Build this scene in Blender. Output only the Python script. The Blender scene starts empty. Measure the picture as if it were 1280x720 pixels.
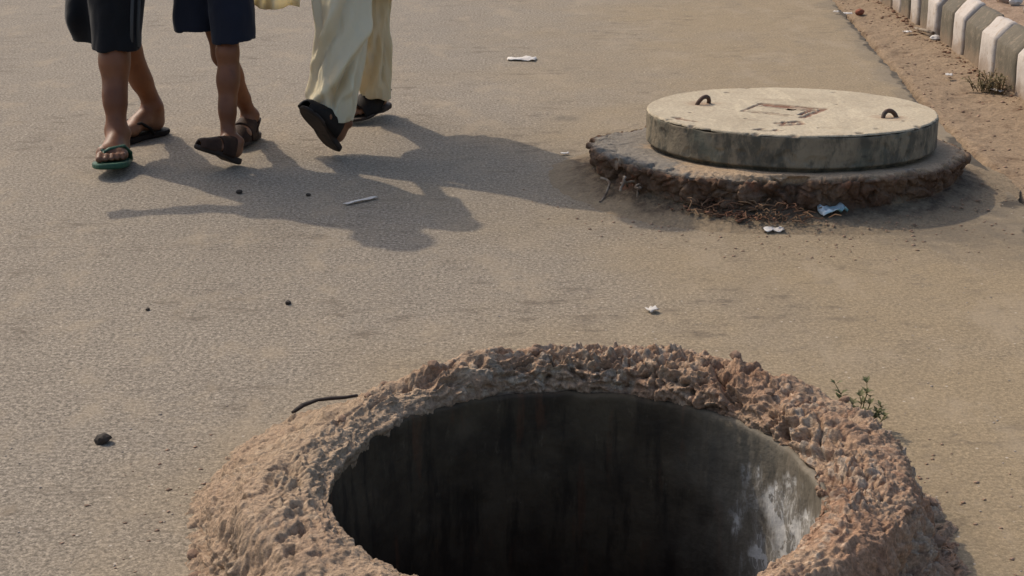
import bpy, bmesh, math, random
import numpy as np
from mathutils import Vector, Matrix, Euler
random.seed(7); rng = np.random.default_rng(7)
scene = bpy.context.scene
COL = scene.collection

# ------------------------------------------------------------------ camera, sky, sun, exposure
cam_d = bpy.data.cameras.new('camera'); cam = bpy.data.objects.new('camera', cam_d); COL.objects.link(cam)
cam.location = (0, 0, 1.4); cam.rotation_euler = (math.radians(90 - 18.4), 0, 0)
cam_d.sensor_fit = 'HORIZONTAL'; cam_d.sensor_width = 36; cam_d.lens = 36 * 2045 / 1280
cam_d.clip_start = 0.05; cam_d.clip_end = 8000
scene.camera = cam
SUN_EL, SUN_AZ = 45.0, -44.5            # azimuth measured from +Y towards +X
SUN = Vector((math.sin(math.radians(SUN_AZ)) * math.cos(math.radians(SUN_EL)),
              math.cos(math.radians(SUN_AZ)) * math.cos(math.radians(SUN_EL)), math.sin(math.radians(SUN_EL))))
w = bpy.data.worlds.new('World'); scene.world = w; w.use_nodes = True
wn = w.node_tree.nodes; wl = w.node_tree.links
sky = wn.new('ShaderNodeTexSky'); sky.sky_type = 'NISHITA'; sky.sun_disc = False
sky.sun_elevation = math.radians(SUN_EL); sky.sun_rotation = math.radians(SUN_AZ)
sky.dust_density = 3.5; sky.air_density = 1.1; sky.ozone_density = 1.0
wn['Background'].inputs['Strength'].default_value = 0.15
wl.new(sky.outputs['Color'], wn['Background'].inputs['Color'])
sd = bpy.data.lights.new('sun', 'SUN'); sd.energy = 2.25; sd.angle = math.radians(0.7); sd.color = (1.0, 0.87, 0.70)
so = bpy.data.objects.new('sun', sd); COL.objects.link(so)
so.rotation_euler = (-SUN).to_track_quat('-Z', 'Y').to_euler(); so.location = SUN * 30
vs = scene.view_settings
scene.display_settings.display_device = 'sRGB'
vs.view_transform = 'Standard'; vs.look = 'None'; vs.exposure = 0.30; vs.gamma = 1.0; vs.use_curve_mapping = False

# ------------------------------------------------------------------ numpy noise
def _hash(ix, iy, iz, s=0):
    h = (ix.astype(np.uint32) * np.uint32(374761393) + iy.astype(np.uint32) * np.uint32(668265263)
         + iz.astype(np.uint32) * np.uint32(2147483647 - 101) + np.uint32((s * 974711 + 12345) & 0xffffffff))
    h = (h ^ (h >> np.uint32(13))) * np.uint32(1274126177)
    h = (h ^ (h >> np.uint32(16))) * np.uint32(2246822519)
    return h ^ (h >> np.uint32(15))
def perlin(p, s=0):
    p = np.asarray(p, np.float32); i = np.floor(p).astype(np.int64); f = p - i
    u = f * f * f * (f * (f * 6 - 15) + 10); r = np.zeros(len(p), np.float32)
    for dx in (0, 1):
        for dy in (0, 1):
            for dz in (0, 1):
                h = _hash(i[:, 0] + dx, i[:, 1] + dy, i[:, 2] + dz, s)
                gx = (h & np.uint32(255)).astype(np.float32) / 127.5 - 1
                gy = ((h >> np.uint32(8)) & np.uint32(255)).astype(np.float32) / 127.5 - 1
                gz = ((h >> np.uint32(16)) & np.uint32(255)).astype(np.float32) / 127.5 - 1
                d = gx * (f[:, 0] - dx) + gy * (f[:, 1] - dy) + gz * (f[:, 2] - dz)
                r += d * (u[:, 0] if dx else 1 - u[:, 0]) * (u[:, 1] if dy else 1 - u[:, 1]) * (u[:, 2] if dz else 1 - u[:, 2])
    return r
def fbm(p, o=4, s=0, g=0.5):
    r = 0; a = 1.0
    for k in range(o):
        r = r + a * perlin(p * (2.03 ** k) + 17.3 * k, s + k); a *= g
    return r
def worley(p, s=0):
    p = np.asarray(p, np.float32); i = np.floor(p).astype(np.int64)
    best = np.full(len(p), 9.0, np.float32); sec = best.copy(); bid = np.zeros(len(p), np.float32)
    for dx in (-1, 0, 1):
        for dy in (-1, 0, 1):
            for dz in (-1, 0, 1):
                c = i + (dx, dy, dz); h = _hash(c[:, 0], c[:, 1], c[:, 2], s)
                q = np.stack([(h & np.uint32(1023)), (h >> np.uint32(10)) & np.uint32(1023), (h >> np.uint32(20)) & np.uint32(1023)], 1).astype(np.float32) / 1023
                d = np.linalg.norm(c + q - p, axis=1).astype(np.float32)
                m = d < best
                sec = np.where(m, best, np.minimum(sec, d)); best = np.where(m, d, best)
                bid = np.where(m, (h % np.uint32(997)).astype(np.float32) / 997, bid)
    return best, sec, bid
def sm(a, b, x):
    t = np.clip((x - a) / (b - a), 0, 1); return t * t * (3 - 2 * t)

# ------------------------------------------------------------------ mesh helpers
def tag(o, label=None, cat=None, group=None, kind=None):
    if label: o['label'] = label
    if cat: o['category'] = cat
    if group: o['group'] = group
    if kind: o['kind'] = kind
    return o
def empty(name, loc, label=None, cat=None, group=None):
    o = bpy.data.objects.new(name, None); COL.objects.link(o); o.location = loc; o.empty_display_size = .1
    return tag(o, label, cat, group)
def link(name, me, mat, parent=None, smooth=True, loc=None):
    if mat and not me.materials: me.materials.append(mat)
    if smooth and len(me.polygons): me.polygons.foreach_set('use_smooth', np.ones(len(me.polygons), bool))
    o = bpy.data.objects.new(name, me); COL.objects.link(o)
    if parent: o.parent = parent
    if loc is not None: o.location = loc
    return o
def np_mesh(name, V, Q):
    me = bpy.data.meshes.new(name); V = np.asarray(V, np.float32); Q = np.asarray(Q, np.int32); n = Q.shape[1]
    me.vertices.add(len(V)); me.vertices.foreach_set('co', V.ravel())
    me.loops.add(Q.size); me.loops.foreach_set('vertex_index', Q.ravel())
    me.polygons.add(len(Q)); me.polygons.foreach_set('loop_start', np.arange(0, Q.size, n, dtype=np.int32))
    me.update(calc_edges=True); me.validate(); return me
def attr(me, name, v):
    a = me.attributes.new(name, 'FLOAT', 'POINT'); a.data.foreach_set('value', np.asarray(v, np.float32))
def grid_faces(n, m, wrap=False, flip=False):
    i = np.arange(n if wrap else n - 1); j = np.arange(m - 1); I, J = np.meshgrid(i, j, indexing='ij'); I2 = (I + 1) % n
    q = np.stack([I * m + J, I2 * m + J, I2 * m + J + 1, I * m + J + 1], -1).reshape(-1, 4)
    return q[:, ::-1] if flip else q
def bm_mesh(name, bm):
    me = bpy.data.meshes.new(name); bmesh.ops.recalc_face_normals(bm, faces=bm.faces); bm.to_mesh(me); bm.free(); return me
def tube(bm, pts, rads, n=8, flat=1.0, up=None):
    pts = [Vector(p) for p in pts]; rings = []
    if not hasattr(rads, '__len__'): rads = [rads] * len(pts)
    ref = Vector(up) if up else Vector((0, 0, 1))
    for i, p in enumerate(pts):
        t = (pts[min(i + 1, len(pts) - 1)] - pts[max(i - 1, 0)]).normalized()
        s = t.cross(ref)
        if s.length < 1e-3: s = t.cross(Vector((1, 0, .2)))
        s.normalize(); u = s.cross(t).normalized()
        rings.append([bm.verts.new(p + rads[i] * (math.cos(a) * s + flat * math.sin(a) * u)) for a in [2 * math.pi * k / n for k in range(n)]])
    for a, b in zip(rings, rings[1:]):
        for k in range(n): bm.faces.new((a[k], a[(k + 1) % n], b[(k + 1) % n], b[k]))
    bm.faces.new(rings[0][::-1]); bm.faces.new(rings[-1]); return rings
def chunk(seed, r=1.0, sub=2, rough=.35, sq=(1, 1, .7)):
    bm = bmesh.new(); bmesh.ops.create_icosphere(bm, subdivisions=sub, radius=1)
    P = np.array([v.co[:] for v in bm.verts]); n = fbm(P * 1.1 + seed * 7.7, 3, seed)
    _, _, cid = worley(P * .8 + seed * 3.1, seed)
    for v, a, c in zip(bm.verts, n, cid): v.co = Vector([v.co[k] * (1 + rough * a + .18 * (c - .5)) * r * sq[k] for k in range(3)])
    return bm

# ------------------------------------------------------------------ signed-distance modelling (bodies and clothes)
def cone(a, b, ra, rb, k=.02): return ('c', np.array(a, float), np.array(b, float), ra, rb, k)
def ell(c, r, k=.02, R=None): return ('e', np.array(c, float), np.array(r, float), R, None, k)
class Field:
    def __init__(s, lo, hi, h):
        s.h = h; s.lo = np.array(lo, float); s.n = np.ceil((np.array(hi) - s.lo) / h).astype(int) + 1
        s.d = np.full(s.n, .15, np.float32)
    def pts(s, a, b):
        ax = [s.lo[i] + s.h * np.arange(a[i], b[i]) for i in range(3)]
        return np.meshgrid(*ax, indexing='ij')
    def add(s, pr, cuts=(), mode='u'):
        k = pr[5]
        if pr[0] == 'c':
            r = max(pr[3], pr[4]) + .05; lo = np.minimum(pr[1], pr[2]) - r; hi = np.maximum(pr[1], pr[2]) + r
        else:
            r = max(pr[2]) + .05; lo = pr[1] - r; hi = pr[1] + r
        a = np.clip(np.floor((lo - s.lo) / s.h).astype(int), 0, s.n); b = np.clip(np.ceil((hi - s.lo) / s.h).astype(int) + 1, 0, s.n)
        if np.any(b <= a): return
        X, Y, Z = s.pts(a, b)
        if pr[0] == 'c':
            v = pr[2] - pr[1]; L = max(v @ v, 1e-9)
            t = np.clip(((X - pr[1][0]) * v[0] + (Y - pr[1][1]) * v[1] + (Z - pr[1][2]) * v[2]) / L, 0, 1)
            d = np.sqrt((X - pr[1][0] - t * v[0]) ** 2 + (Y - pr[1][1] - t * v[1]) ** 2 + (Z - pr[1][2] - t * v[2]) ** 2) - (pr[3] + (pr[4] - pr[3]) * t)
        else:
            q = np.stack([X - pr[1][0], Y - pr[1][1], Z - pr[1][2]], -1)
            if pr[3] is not None: q = q @ np.asarray(pr[3])
            l = np.sqrt(((q / pr[2]) ** 2).sum(-1)); l2 = np.sqrt(((q / pr[2] ** 2) ** 2).sum(-1))
            d = l * (l - 1) / np.maximum(l2, 1e-6)
        for p0, nn in cuts: d = np.maximum(d, (X - p0[0]) * nn[0] + (Y - p0[1]) * nn[1] + (Z - p0[2]) * nn[2])
        sl = tuple(slice(a[i], b[i]) for i in range(3)); o = s.d[sl]
        if mode == 'u':
            hh = np.clip(.5 + .5 * (o - d) / k, 0, 1); s.d[sl] = (o + (d - o) * hh - k * hh * (1 - hh)).astype(np.float32)
        else:
            d = -d; hh = np.clip(.5 - .5 * (o - d) / k, 0, 1); s.d[sl] = (o + (d - o) * hh + k * hh * (1 - hh)).astype(np.float32)
    def all_pts(s):
        X, Y, Z = s.pts((0, 0, 0), s.n); return np.stack([X, Y, Z], -1).reshape(-1, 3)
    def mesh(s, name, base=(0, 0, 0)):
        D = s.d.copy()
        for ax in range(3):
            ix = [slice(None)] * 3; ix[ax] = [0, -1]; D[tuple(ix)] = .1
        S = D < 0; n = s.n; m = n - 1
        cor = [(a, b, c) for a in (0, 1) for b in (0, 1) for c in (0, 1)]
        sub = lambda A, o: A[o[0]:o[0] + m[0], o[1]:o[1] + m[1], o[2]:o[2] + m[2]]
        cnt = sum(sub(S, o).astype(np.int8) for o in cor); act = (cnt > 0) & (cnt < 8)
        I = np.argwhere(act); idx = np.full(m, -1, np.int32); idx[act] = np.arange(len(I))
        P = np.zeros((len(I), 3)); C = np.zeros(len(I))
        for o in cor:
            for ax in range(3):
                if o[ax]: continue
                e = list(o); e[ax] = 1
                d0 = D[I[:, 0] + o[0], I[:, 1] + o[1], I[:, 2] + o[2]]; d1 = D[I[:, 0] + e[0], I[:, 1] + e[1], I[:, 2] + e[2]]
                x = (d0 < 0) != (d1 < 0); t = np.where(x, d0 / np.where(x, d0 - d1, 1), 0)
                q = np.tile(np.array(o, float), (len(I), 1)); q[:, ax] = t
                P += q * x[:, None]; C += x
        P = s.lo + (I + P / C[:, None]) * s.h - np.array(base)
        Q = []
        for ax in range(3):
            b, c = (ax + 1) % 3, (ax + 2) % 3
            A = [slice(None)] * 3; B = [slice(None)] * 3; A[ax] = slice(0, -1); B[ax] = slice(1, None)
            x = S[tuple(A)] != S[tuple(B)]
            E = np.argwhere(x); ok = (E[:, b] > 0) & (E[:, c] > 0) & (E[:, b] < m[b]) & (E[:, c] < m[c]); E = E[ok]
            f = []
            for db, dc in ((-1, -1), (0, -1), (0, 0), (-1, 0)):
                e = E.copy(); e[:, b] += db; e[:, c] += dc; f.append(idx[e[:, 0], e[:, 1], e[:, 2]])
            f = np.stack(f, 1); ins = S[E[:, 0], E[:, 1], E[:, 2]]
            Q.append(np.where(ins[:, None], f, f[:, ::-1]))
        Q = np.concatenate(Q); Q = Q[(Q >= 0).all(1)]
        return np_mesh(name, P, Q)

# ------------------------------------------------------------------ material helpers
class M:
    def __init__(s, name, rough=.9, spec=.25):
        s.m = bpy.data.materials.new(name); s.m.use_nodes = True; s.t = s.m.node_tree; s.b = s.t.nodes['Principled BSDF']
        s.b.inputs['Roughness'].default_value = rough; s.b.inputs['Specular IOR Level'].default_value = spec
        s.obj = s.t.nodes.new('ShaderNodeTexCoord').outputs['Object']
        s.pos = s.t.nodes.new('ShaderNodeNewGeometry').outputs['Position']
    def _in(s, sock, v):
        if isinstance(v, bpy.types.NodeSocket): s.t.links.new(v, sock)
        elif v is not None:
            sock.default_value = (*v, 1) if isinstance(v, tuple) and len(v) == 3 and sock.type == 'RGBA' else v
    def noise(s, scale, detail=4, vec=None, rough=.55, dist=0):
        n = s.t.nodes.new('ShaderNodeTexNoise'); n.inputs['Scale'].default_value = scale; n.inputs['Detail'].default_value = detail
        n.inputs['Roughness'].default_value = rough; n.inputs['Distortion'].default_value = dist
        s._in(n.inputs['Vector'], vec or s.pos); return n.outputs['Fac']
    def vor(s, scale, vec=None, out='Distance', feature='F1'):
        n = s.t.nodes.new('ShaderNodeTexVoronoi'); n.feature = feature; n.inputs['Scale'].default_value = scale
        s._in(n.inputs['Vector'], vec or s.pos); return n.outputs[out]
    def ramp(s, f, *stops):
        n = s.t.nodes.new('ShaderNodeValToRGB'); cr = n.color_ramp
        while len(cr.elements) < len(stops): cr.elements.new(.5)
        for e, (p, c) in zip(cr.elements, stops):
            e.position = p; e.color = (c, c, c, 1) if not isinstance(c, tuple) else (*c, 1)
        s._in(n.inputs['Fac'], f); return n.outputs['Color']
    def mix(s, f, a, b, mode='MIX'):
        n = s.t.nodes.new('ShaderNodeMix'); n.data_type = 'RGBA'; n.blend_type = mode
        s._in(n.inputs['Factor'], f); s._in(n.inputs['A'] if False else n.inputs[6], a); s._in(n.inputs[7], b); return n.outputs[2]
    def math(s, op, a, b=None, c=None, clamp=False):
        n = s.t.nodes.new('ShaderNodeMath'); n.operation = op; n.use_clamp = clamp
        for i, v in enumerate((a, b, c)): s._in(n.inputs[i], v)
        return n.outputs[0]
    def mr(s, v, a, b, c=0.0, d=1.0, smooth=True):
        n = s.t.nodes.new('ShaderNodeMapRange'); n.interpolation_type = 'SMOOTHSTEP' if smooth else 'LINEAR'
        for i, x in enumerate((v, a, b, c, d)): s._in(n.inputs[i], x)
        return n.outputs[0]
    def sep(s, v=None):
        n = s.t.nodes.new('ShaderNodeSeparateXYZ'); s._in(n.inputs[0], v or s.pos); return n.outputs
    def scale(s, v, sc, off=(0, 0, 0)):
        n = s.t.nodes.new('ShaderNodeMapping'); s._in(n.inputs['Vector'], v); n.inputs['Scale'].default_value = sc
        n.inputs['Location'].default_value = off; return n.outputs[0]
    def attr(s, name):
        n = s.t.nodes.new('ShaderNodeAttribute'); n.attribute_name = name; return n.outputs['Fac']
    def rand(s): return s.t.nodes.new('ShaderNodeObjectInfo').outputs['Random']
    def bump(s, h, dist=.004, st=1.0, prev=None):
        n = s.t.nodes.new('ShaderNodeBump'); s._in(n.inputs['Strength'], st); n.inputs['Distance'].default_value = dist
        s._in(n.inputs['Height'], h)
        if prev is not None: s._in(n.inputs['Normal'], prev)
        return n.outputs[0]
    def done(s, col, nrm=None, rough=None):
        s._in(s.b.inputs['Base Color'], col)
        if nrm is not None: s._in(s.b.inputs['Normal'], nrm)
        if rough is not None: s._in(s.b.inputs['Roughness'], rough)
        return s.m
HX, HY = .108, 2.66        # open manhole
LX, LY = .938, 5.41        # covered manhole

def mat_road():
    m = M('dusty_asphalt', .92, .2); x, y, z = m.sep()
    base = m.mix(m.noise(.7, 3), (.184, .156, .122), (.222, .187, .144))
    dust = m.math('ADD', m.mr(x, -1.2, 1.2, -.42, .5, False), m.noise(1.3, 5, rough=.6))
    dist = m.t.nodes.new('ShaderNodeVectorMath'); dist.operation = 'DISTANCE'; m._in(dist.inputs[0], m.pos); dist.inputs[1].default_value = (HX, HY, 0)
    dust = m.math('ADD', dust, m.mr(dist.outputs['Value'], .7, 1.5, .3, 0))
    dustf = m.mr(dust, .30, 1.05)
    base = m.mix(dustf, base, (.232, .178, .111))
    # the tyre-polished grey lane and worn patches
    base = m.mix(m.mr(m.noise(2.2, 6, m.scale(m.pos, (1.0, .35, 1)), .65), .50, .72, 0, .35), base, (.170, .138, .102))
    dk = m.mr(m.noise(9, 5, rough=.7), .56, .74, 0, .4)
    base = m.mix(dk, base, (.115, .090, .066))
    # aggregate
    ag = m.noise(95, 3, rough=.75)
    agf = m.ramp(ag, (.36, .48), (.5, 1.0), (.64, 1.60))
    amt = m.mr(dustf, 0, 1, .9, .42, False)
    base = m.mix(amt, base, m.mix(1.0, base, agf, 'MULTIPLY'))
    fine = m.ramp(m.noise(230, 2, rough=.7), (.36, .62), (.64, 1.36))
    base = m.mix(m.mr(dustf, 0, 1, .8, .45, False), base, m.mix(1.0, base, fine, 'MULTIPLY'))
    zone = m.mr(m.noise(1.6, 4, m.scale(m.pos, (1, 1, 1), (4, 2, 0))), .46, .62)
    rp = m.noise(11, 5, m.scale(m.pos, (.7, 1.5, 1)), .70)
    base = m.mix(m.math('MULTIPLY', zone, m.mr(rp, .51, .66, 0, .65)), base, (.098, .076, .055))
    base = m.mix(m.mr(m.noise(5.5, 6, m.scale(m.pos, (1, .5, 1), (9, 9, 0)), .70), .50, .66, 0, .42), base, (.285, .228, .158))
    cr = m.math('ABSOLUTE', m.math('SUBTRACT', m.noise(2.4, 5, m.scale(m.pos, (.6, 1, 1), (1, 7, 0)), .6), .5))
    base = m.mix(m.math('MULTIPLY', m.mr(cr, .0, .006, .5, 0), m.mr(m.noise(1.9, 2), .5, .6)), base, (.13, .105, .08))
    ed = m.math('SUBTRACT', m.math('SUBTRACT', m.math('MULTIPLY_ADD', y, .058, 1.290), x), m.math('MULTIPLY', m.math('SUBTRACT', m.noise(5, 5, rough=.7), .34), .42))
    base = m.mix(m.mr(ed, -.05, .05, .45, 0), base, m.mix(m.noise(16, 5, rough=.7), (.085, .075, .060), (.18, .15, .112)))
    e2 = m.math('ADD', m.math('SUBTRACT', m.math('MULTIPLY_ADD', y, .058, 1.290), x), m.math('MULTIPLY', m.math('SUBTRACT', m.noise(9, 4), .5), .10))
    base = m.mix(m.math('MULTIPLY', m.mr(e2, .008, .024, .8, 0), m.mr(m.noise(4, 4), .40, .5)), base, (.035, .030, .025))  # broken edge seam, with the shade of the asphalt's drop painted in
    v = m.vor(42); vc = m.vor(42, out='Color')
    pick = m.math('GREATER_THAN', m.sep(vc)[0], .86)
    spot = m.math('MULTIPLY', pick, m.mr(v, .08, .17, 1, 0)); base = m.mix(m.math('MULTIPLY', spot, .7), base, (.46, .40, .33))
    pick2 = m.math('LESS_THAN', m.sep(vc)[1], .07)
    spot2 = m.math('MULTIPLY', pick2, m.mr(v, .08, .2, 1, 0)); base = m.mix(m.math('MULTIPLY', spot2, .6), base, (.07, .055, .045))
    # dark smudge beyond the pedestrians and dark patches round the covered manhole
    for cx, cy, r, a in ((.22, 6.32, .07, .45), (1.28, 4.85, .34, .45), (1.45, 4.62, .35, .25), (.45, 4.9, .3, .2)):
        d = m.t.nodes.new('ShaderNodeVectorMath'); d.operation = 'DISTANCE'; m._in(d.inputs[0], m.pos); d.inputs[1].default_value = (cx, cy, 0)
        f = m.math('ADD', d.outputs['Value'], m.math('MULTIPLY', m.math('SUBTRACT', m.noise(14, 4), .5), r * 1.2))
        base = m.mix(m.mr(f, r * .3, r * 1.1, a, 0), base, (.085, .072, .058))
    b = m.bump(m.noise(70, 3, rough=.7), .003, .07); b = m.bump(m.noise(7, 6, rough=.62), .03, .40, b)
    rip = m.noise(26, 3, m.scale(m.pos, (.35, 1.6, 1)), .6)
    b = m.bump(rip, .008, m.mr(m.noise(1.7, 3), .5, .65, .05, .6), b)
    return m.done(base, b)
def mat_dirt(name, c1, c2, c3):
    m = M(name, .95, .12)
    base = m.mix(m.noise(2.1, 5, rough=.65), c1, c2); base = m.mix(m.mr(m.noise(9, 6, rough=.7), .5, .72), base, c3)
    base = m.mix(.85, base, m.mix(1.0, base, m.ramp(m.noise(75, 4, rough=.75), (.3, .62), (.7, 1.38)), 'MULTIPLY'))
    b = m.bump(m.noise(80, 4, rough=.7), .008, .6); b = m.bump(m.noise(22, 4), .02, .5, b)
    return m.done(base, b)
def mat_collar():
    m = M('crumbled_mortar', .95, .12); z = m.sep()[2]; x = m.sep()[0]
    base = m.mix(m.mr(m.noise(4.5, 5, rough=.6), .38, .62), (.275, .168, .107), (.318, .220, .146))
    base = m.mix(m.mr(m.noise(13, 5, rough=.7), .52, .70, 0, .8), base, (.175, .095, .062))
    cid = m.attr('stone_id'); pk = m.attr('stone_mask')
    sc = m.ramp(cid, (0, (.20, .13, .095)), (.3, (.36, .22, .145)), (.55, (.40, .30, .21)), (.8, (.30, .25, .20)), (1, (.47, .37, .27)))
    base = m.mix(m.math('MULTIPLY', pk, .75), base, sc)
    base = m.mix(m.mr(m.math('ADD', x, m.math('MULTIPLY', m.noise(5, 4), .5)), -.15, .55, .55, 0), base, (.310, .238, .164))
    dust = m.attr('dust'); base = m.mix(m.math('MULTIPLY', dust, m.mr(m.noise(30, 5, rough=.7), .30, .62, .45, 1)), base, (.275, .205, .138))
    base = m.mix(.8, base, m.mix(1.0, base, m.ramp(m.noise(120, 4, rough=.75), (.36, .55), (.64, 1.42)), 'MULTIPLY'))
    b = m.bump(m.noise(140, 4, rough=.75), .005, .7); b = m.bump(m.noise(45, 4, rough=.7), .010, .5, b)
    return m.done(base, b)
def mat_shaft():
    m = M('stained_shaft_concrete', .8, .3); x, y, z = m.sep(m.obj)
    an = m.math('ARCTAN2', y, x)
    cv = m.t.nodes.new('ShaderNodeCombineXYZ'); m._in(cv.inputs[0], m.math('MULTIPLY', an, .45)); m._in(cv.inputs[1], z)
    uv = cv.outputs[0]
    base = m.mix(m.mr(m.noise(6, 5, rough=.65), .35, .65), (.038, .026, .015), (.084, .060, .035))
    st = m.noise(7, 5, m.scale(uv, (3.2, .55, 1)), .65)
    base = m.mix(m.mr(st, .48, .66, 0, .85), base, (.022, .015, .009))
    st2 = m.noise(9, 4, m.scale(uv, (2.6, .4, 1), (5, 2, 0)), .6)
    base = m.mix(m.mr(st2, .57, .70, 0, .45), base, (.115, .048, .022))
    base = m.mix(m.mr(m.noise(30, 5, m.scale(uv, (1.4, .5, 1)), .7), .58, .74, 0, .45), base, (.15, .115, .072))
    lit_lime = m.mr(m.math('ADD', m.math('ABSOLUTE', m.math('SUBTRACT', an, .25)), m.math('MULTIPLY', m.noise(7, 4, uv), .6)), .55, 1.25, .75, 0)  # sunlit side painted in: lighter towards the right, together with lime residue
    base = m.mix(lit_lime, base, m.mix(m.noise(22, 4, m.scale(uv, (2, .5, 1)), .65), (.075, .060, .040), (.27, .235, .180)))
    # wall colour darkens downwards from a ragged line
    ragged_z = m.math('ADD', z, m.math('MULTIPLY', m.math('SUBTRACT', m.noise(5, 4, m.scale(uv, (2, .5, 1))), .5), .5))
    base = m.mix(m.mr(ragged_z, -.46, -.02, .94, 0), base, (.015, .008, .005))
    # splashed pale lime wash on the right hand wall
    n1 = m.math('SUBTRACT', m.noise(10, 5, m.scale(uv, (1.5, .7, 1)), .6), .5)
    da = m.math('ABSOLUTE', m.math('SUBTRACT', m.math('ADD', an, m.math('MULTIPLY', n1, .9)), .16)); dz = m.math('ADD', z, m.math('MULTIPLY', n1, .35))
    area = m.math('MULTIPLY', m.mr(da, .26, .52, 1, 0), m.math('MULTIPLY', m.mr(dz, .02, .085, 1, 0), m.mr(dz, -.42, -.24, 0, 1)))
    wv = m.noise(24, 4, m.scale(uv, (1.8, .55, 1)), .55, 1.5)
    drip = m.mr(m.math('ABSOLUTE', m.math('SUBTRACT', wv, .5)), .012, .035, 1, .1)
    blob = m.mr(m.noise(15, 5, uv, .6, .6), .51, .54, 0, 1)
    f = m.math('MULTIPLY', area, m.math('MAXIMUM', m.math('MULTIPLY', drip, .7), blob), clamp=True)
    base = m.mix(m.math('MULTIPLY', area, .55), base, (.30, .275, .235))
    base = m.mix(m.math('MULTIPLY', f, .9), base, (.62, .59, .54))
    v = m.vor(30, m.scale(uv, (1, 1, 1))); vc = m.vor(30, m.scale(uv, (1, 1, 1)), 'Color')
    base = m.mix(m.math('MULTIPLY', m.math('GREATER_THAN', m.sep(vc)[0], .95), m.mr(v, .06, .12, .7, 0)), base, (.45, .43, .38))
    b = m.bump(m.noise(60, 4, rough=.7), .004, .5); b = m.bump(m.noise(8, 4), .02, .5, b)
    return m.done(base, b)
def mat_lid_top():
    m = M('pale_cement', .9, .2)
    base = m.mix(m.mr(m.noise(3.5, 4, rough=.6), .35, .65), (.405, .340, .243), (.355, .295, .208))
    base = m.mix(m.mr(m.noise(16, 5, rough=.7), .54, .74, 0, .5), base, (.30, .24, .16))
    for hx_, hy_ in ((-.283, .113), (.298, -.160)):
        dd = m.t.nodes.new('ShaderNodeVectorMath'); dd.operation = 'DISTANCE'; m._in(dd.inputs[0], m.scale(m.obj, (1, 1, 0))); dd.inputs[1].default_value = (hx_, hy_, 0)
        base = m.mix(m.mr(m.math('ADD', dd.outputs['Value'], m.math('MULTIPLY', m.math('SUBTRACT', m.noise(26, 4, m.obj), .5), .09)), .015, .075, .55, 0), base, (.235, .125, .070))
    tw = m.noise(5, 5, m.scale(m.obj, (3.2, .7, 1)), .65, .6); base = m.mix(m.mr(tw, .52, .66, 0, .4), base, (.52, .44, .31))
    hc_ = m.math('ABSOLUTE', m.math('SUBTRACT', m.noise(3.1, 5, m.obj, .62), .5)); base = m.mix(m.math('MULTIPLY', m.mr(hc_, 0, .004, .6, 0), m.mr(m.noise(3, 2, m.obj), .52, .6)), base, (.17, .13, .09))
    base = m.mix(m.mr(m.noise(8, 6, m.obj, .7), .55, .70, 0, .55), base, (.27, .215, .145))
    base = m.mix(m.attr('groove'), base, (.175, .088, .056))
    base = m.mix(m.attr('chip'), base, (.13, .10, .075))
    base = m.mix(.6, base, m.mix(1.0, base, m.ramp(m.noise(110, 4, rough=.75), (.36, .68), (.64, 1.3)), 'MULTIPLY'))
    b = m.bump(m.noise(120, 4, rough=.7), .003, .6); b = m.bump(m.noise(20, 4), .01, .35, b)
    return m.done(base, b)
def mat_lid_side():
    m = M('raw_cement_edge', .9, .2); x, y, z = m.sep(m.obj)
    an = m.math('MULTIPLY', m.math('ARCTAN2', y, x), .48)
    cv = m.t.nodes.new('ShaderNodeCombineXYZ'); m._in(cv.inputs[0], an); m._in(cv.inputs[1], z); uv = cv.outputs[0]
    base = m.mix(m.mr(m.noise(8, 5, rough=.65), .35, .65), (.160, .130, .092), (.235, .192, .132))
    base = m.mix(m.mr(m.noise(13, 5, m.scale(uv, (1.2, .5, 1)), .7), .44, .60, 0, .85), base, (.068, .064, .050))
    base = m.mix(m.mr(m.noise(5, 4, m.scale(uv, (1.2, 1, 1), (3, 0, 0))), .52, .68, 0, .5), base, (.14, .15, .115))
    base = m.mix(m.mr(m.noise(34, 4), .62, .76, 0, .7), base, (.05, .045, .038))
    b = m.bump(m.noise(70, 4, rough=.7), .004, .6); b = m.bump(m.noise(14, 4), .015, .5, b)
    return m.done(base, b)
def mat_slab():
    m = M('old_brick_mortar', .95, .12)
    base = m.mix(m.mr(m.noise(7, 5, rough=.65), .38, .62), (.105, .062, .040), (.165, .110, .073))
    base = m.mix(m.mr(m.noise(22, 5, rough=.7), .52, .70, 0, .8), base, (.062, .040, .029))
    base = m.mix(m.mr(m.noise(11, 4), .6, .72, 0, .6), base, (.24, .10, .055))
    x_ = m.sep(m.obj)[0]; top = m.attr('top'); tc = m.mix(m.mr(m.math('ADD', m.noise(6, 5, rough=.6), m.mr(x_, -.62, -.30, -.25, .12)), .42, .58), (.205, .180, .148), (.36, .262, .172))  # cast shadow painted in: top is greyer towards its left corner
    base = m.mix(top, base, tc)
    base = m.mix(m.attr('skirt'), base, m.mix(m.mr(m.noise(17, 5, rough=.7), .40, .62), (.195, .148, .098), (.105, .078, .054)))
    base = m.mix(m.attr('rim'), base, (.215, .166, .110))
    base = m.mix(.8, base, m.mix(1.0, base, m.ramp(m.noise(110, 4, rough=.75), (.3, .62), (.7, 1.35)), 'MULTIPLY'))
    b = m.bump(m.noise(120, 4, rough=.75), .005, .7); b = m.bump(m.noise(40, 4, rough=.7), .010, .5, b)
    return m.done(base, b)
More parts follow.
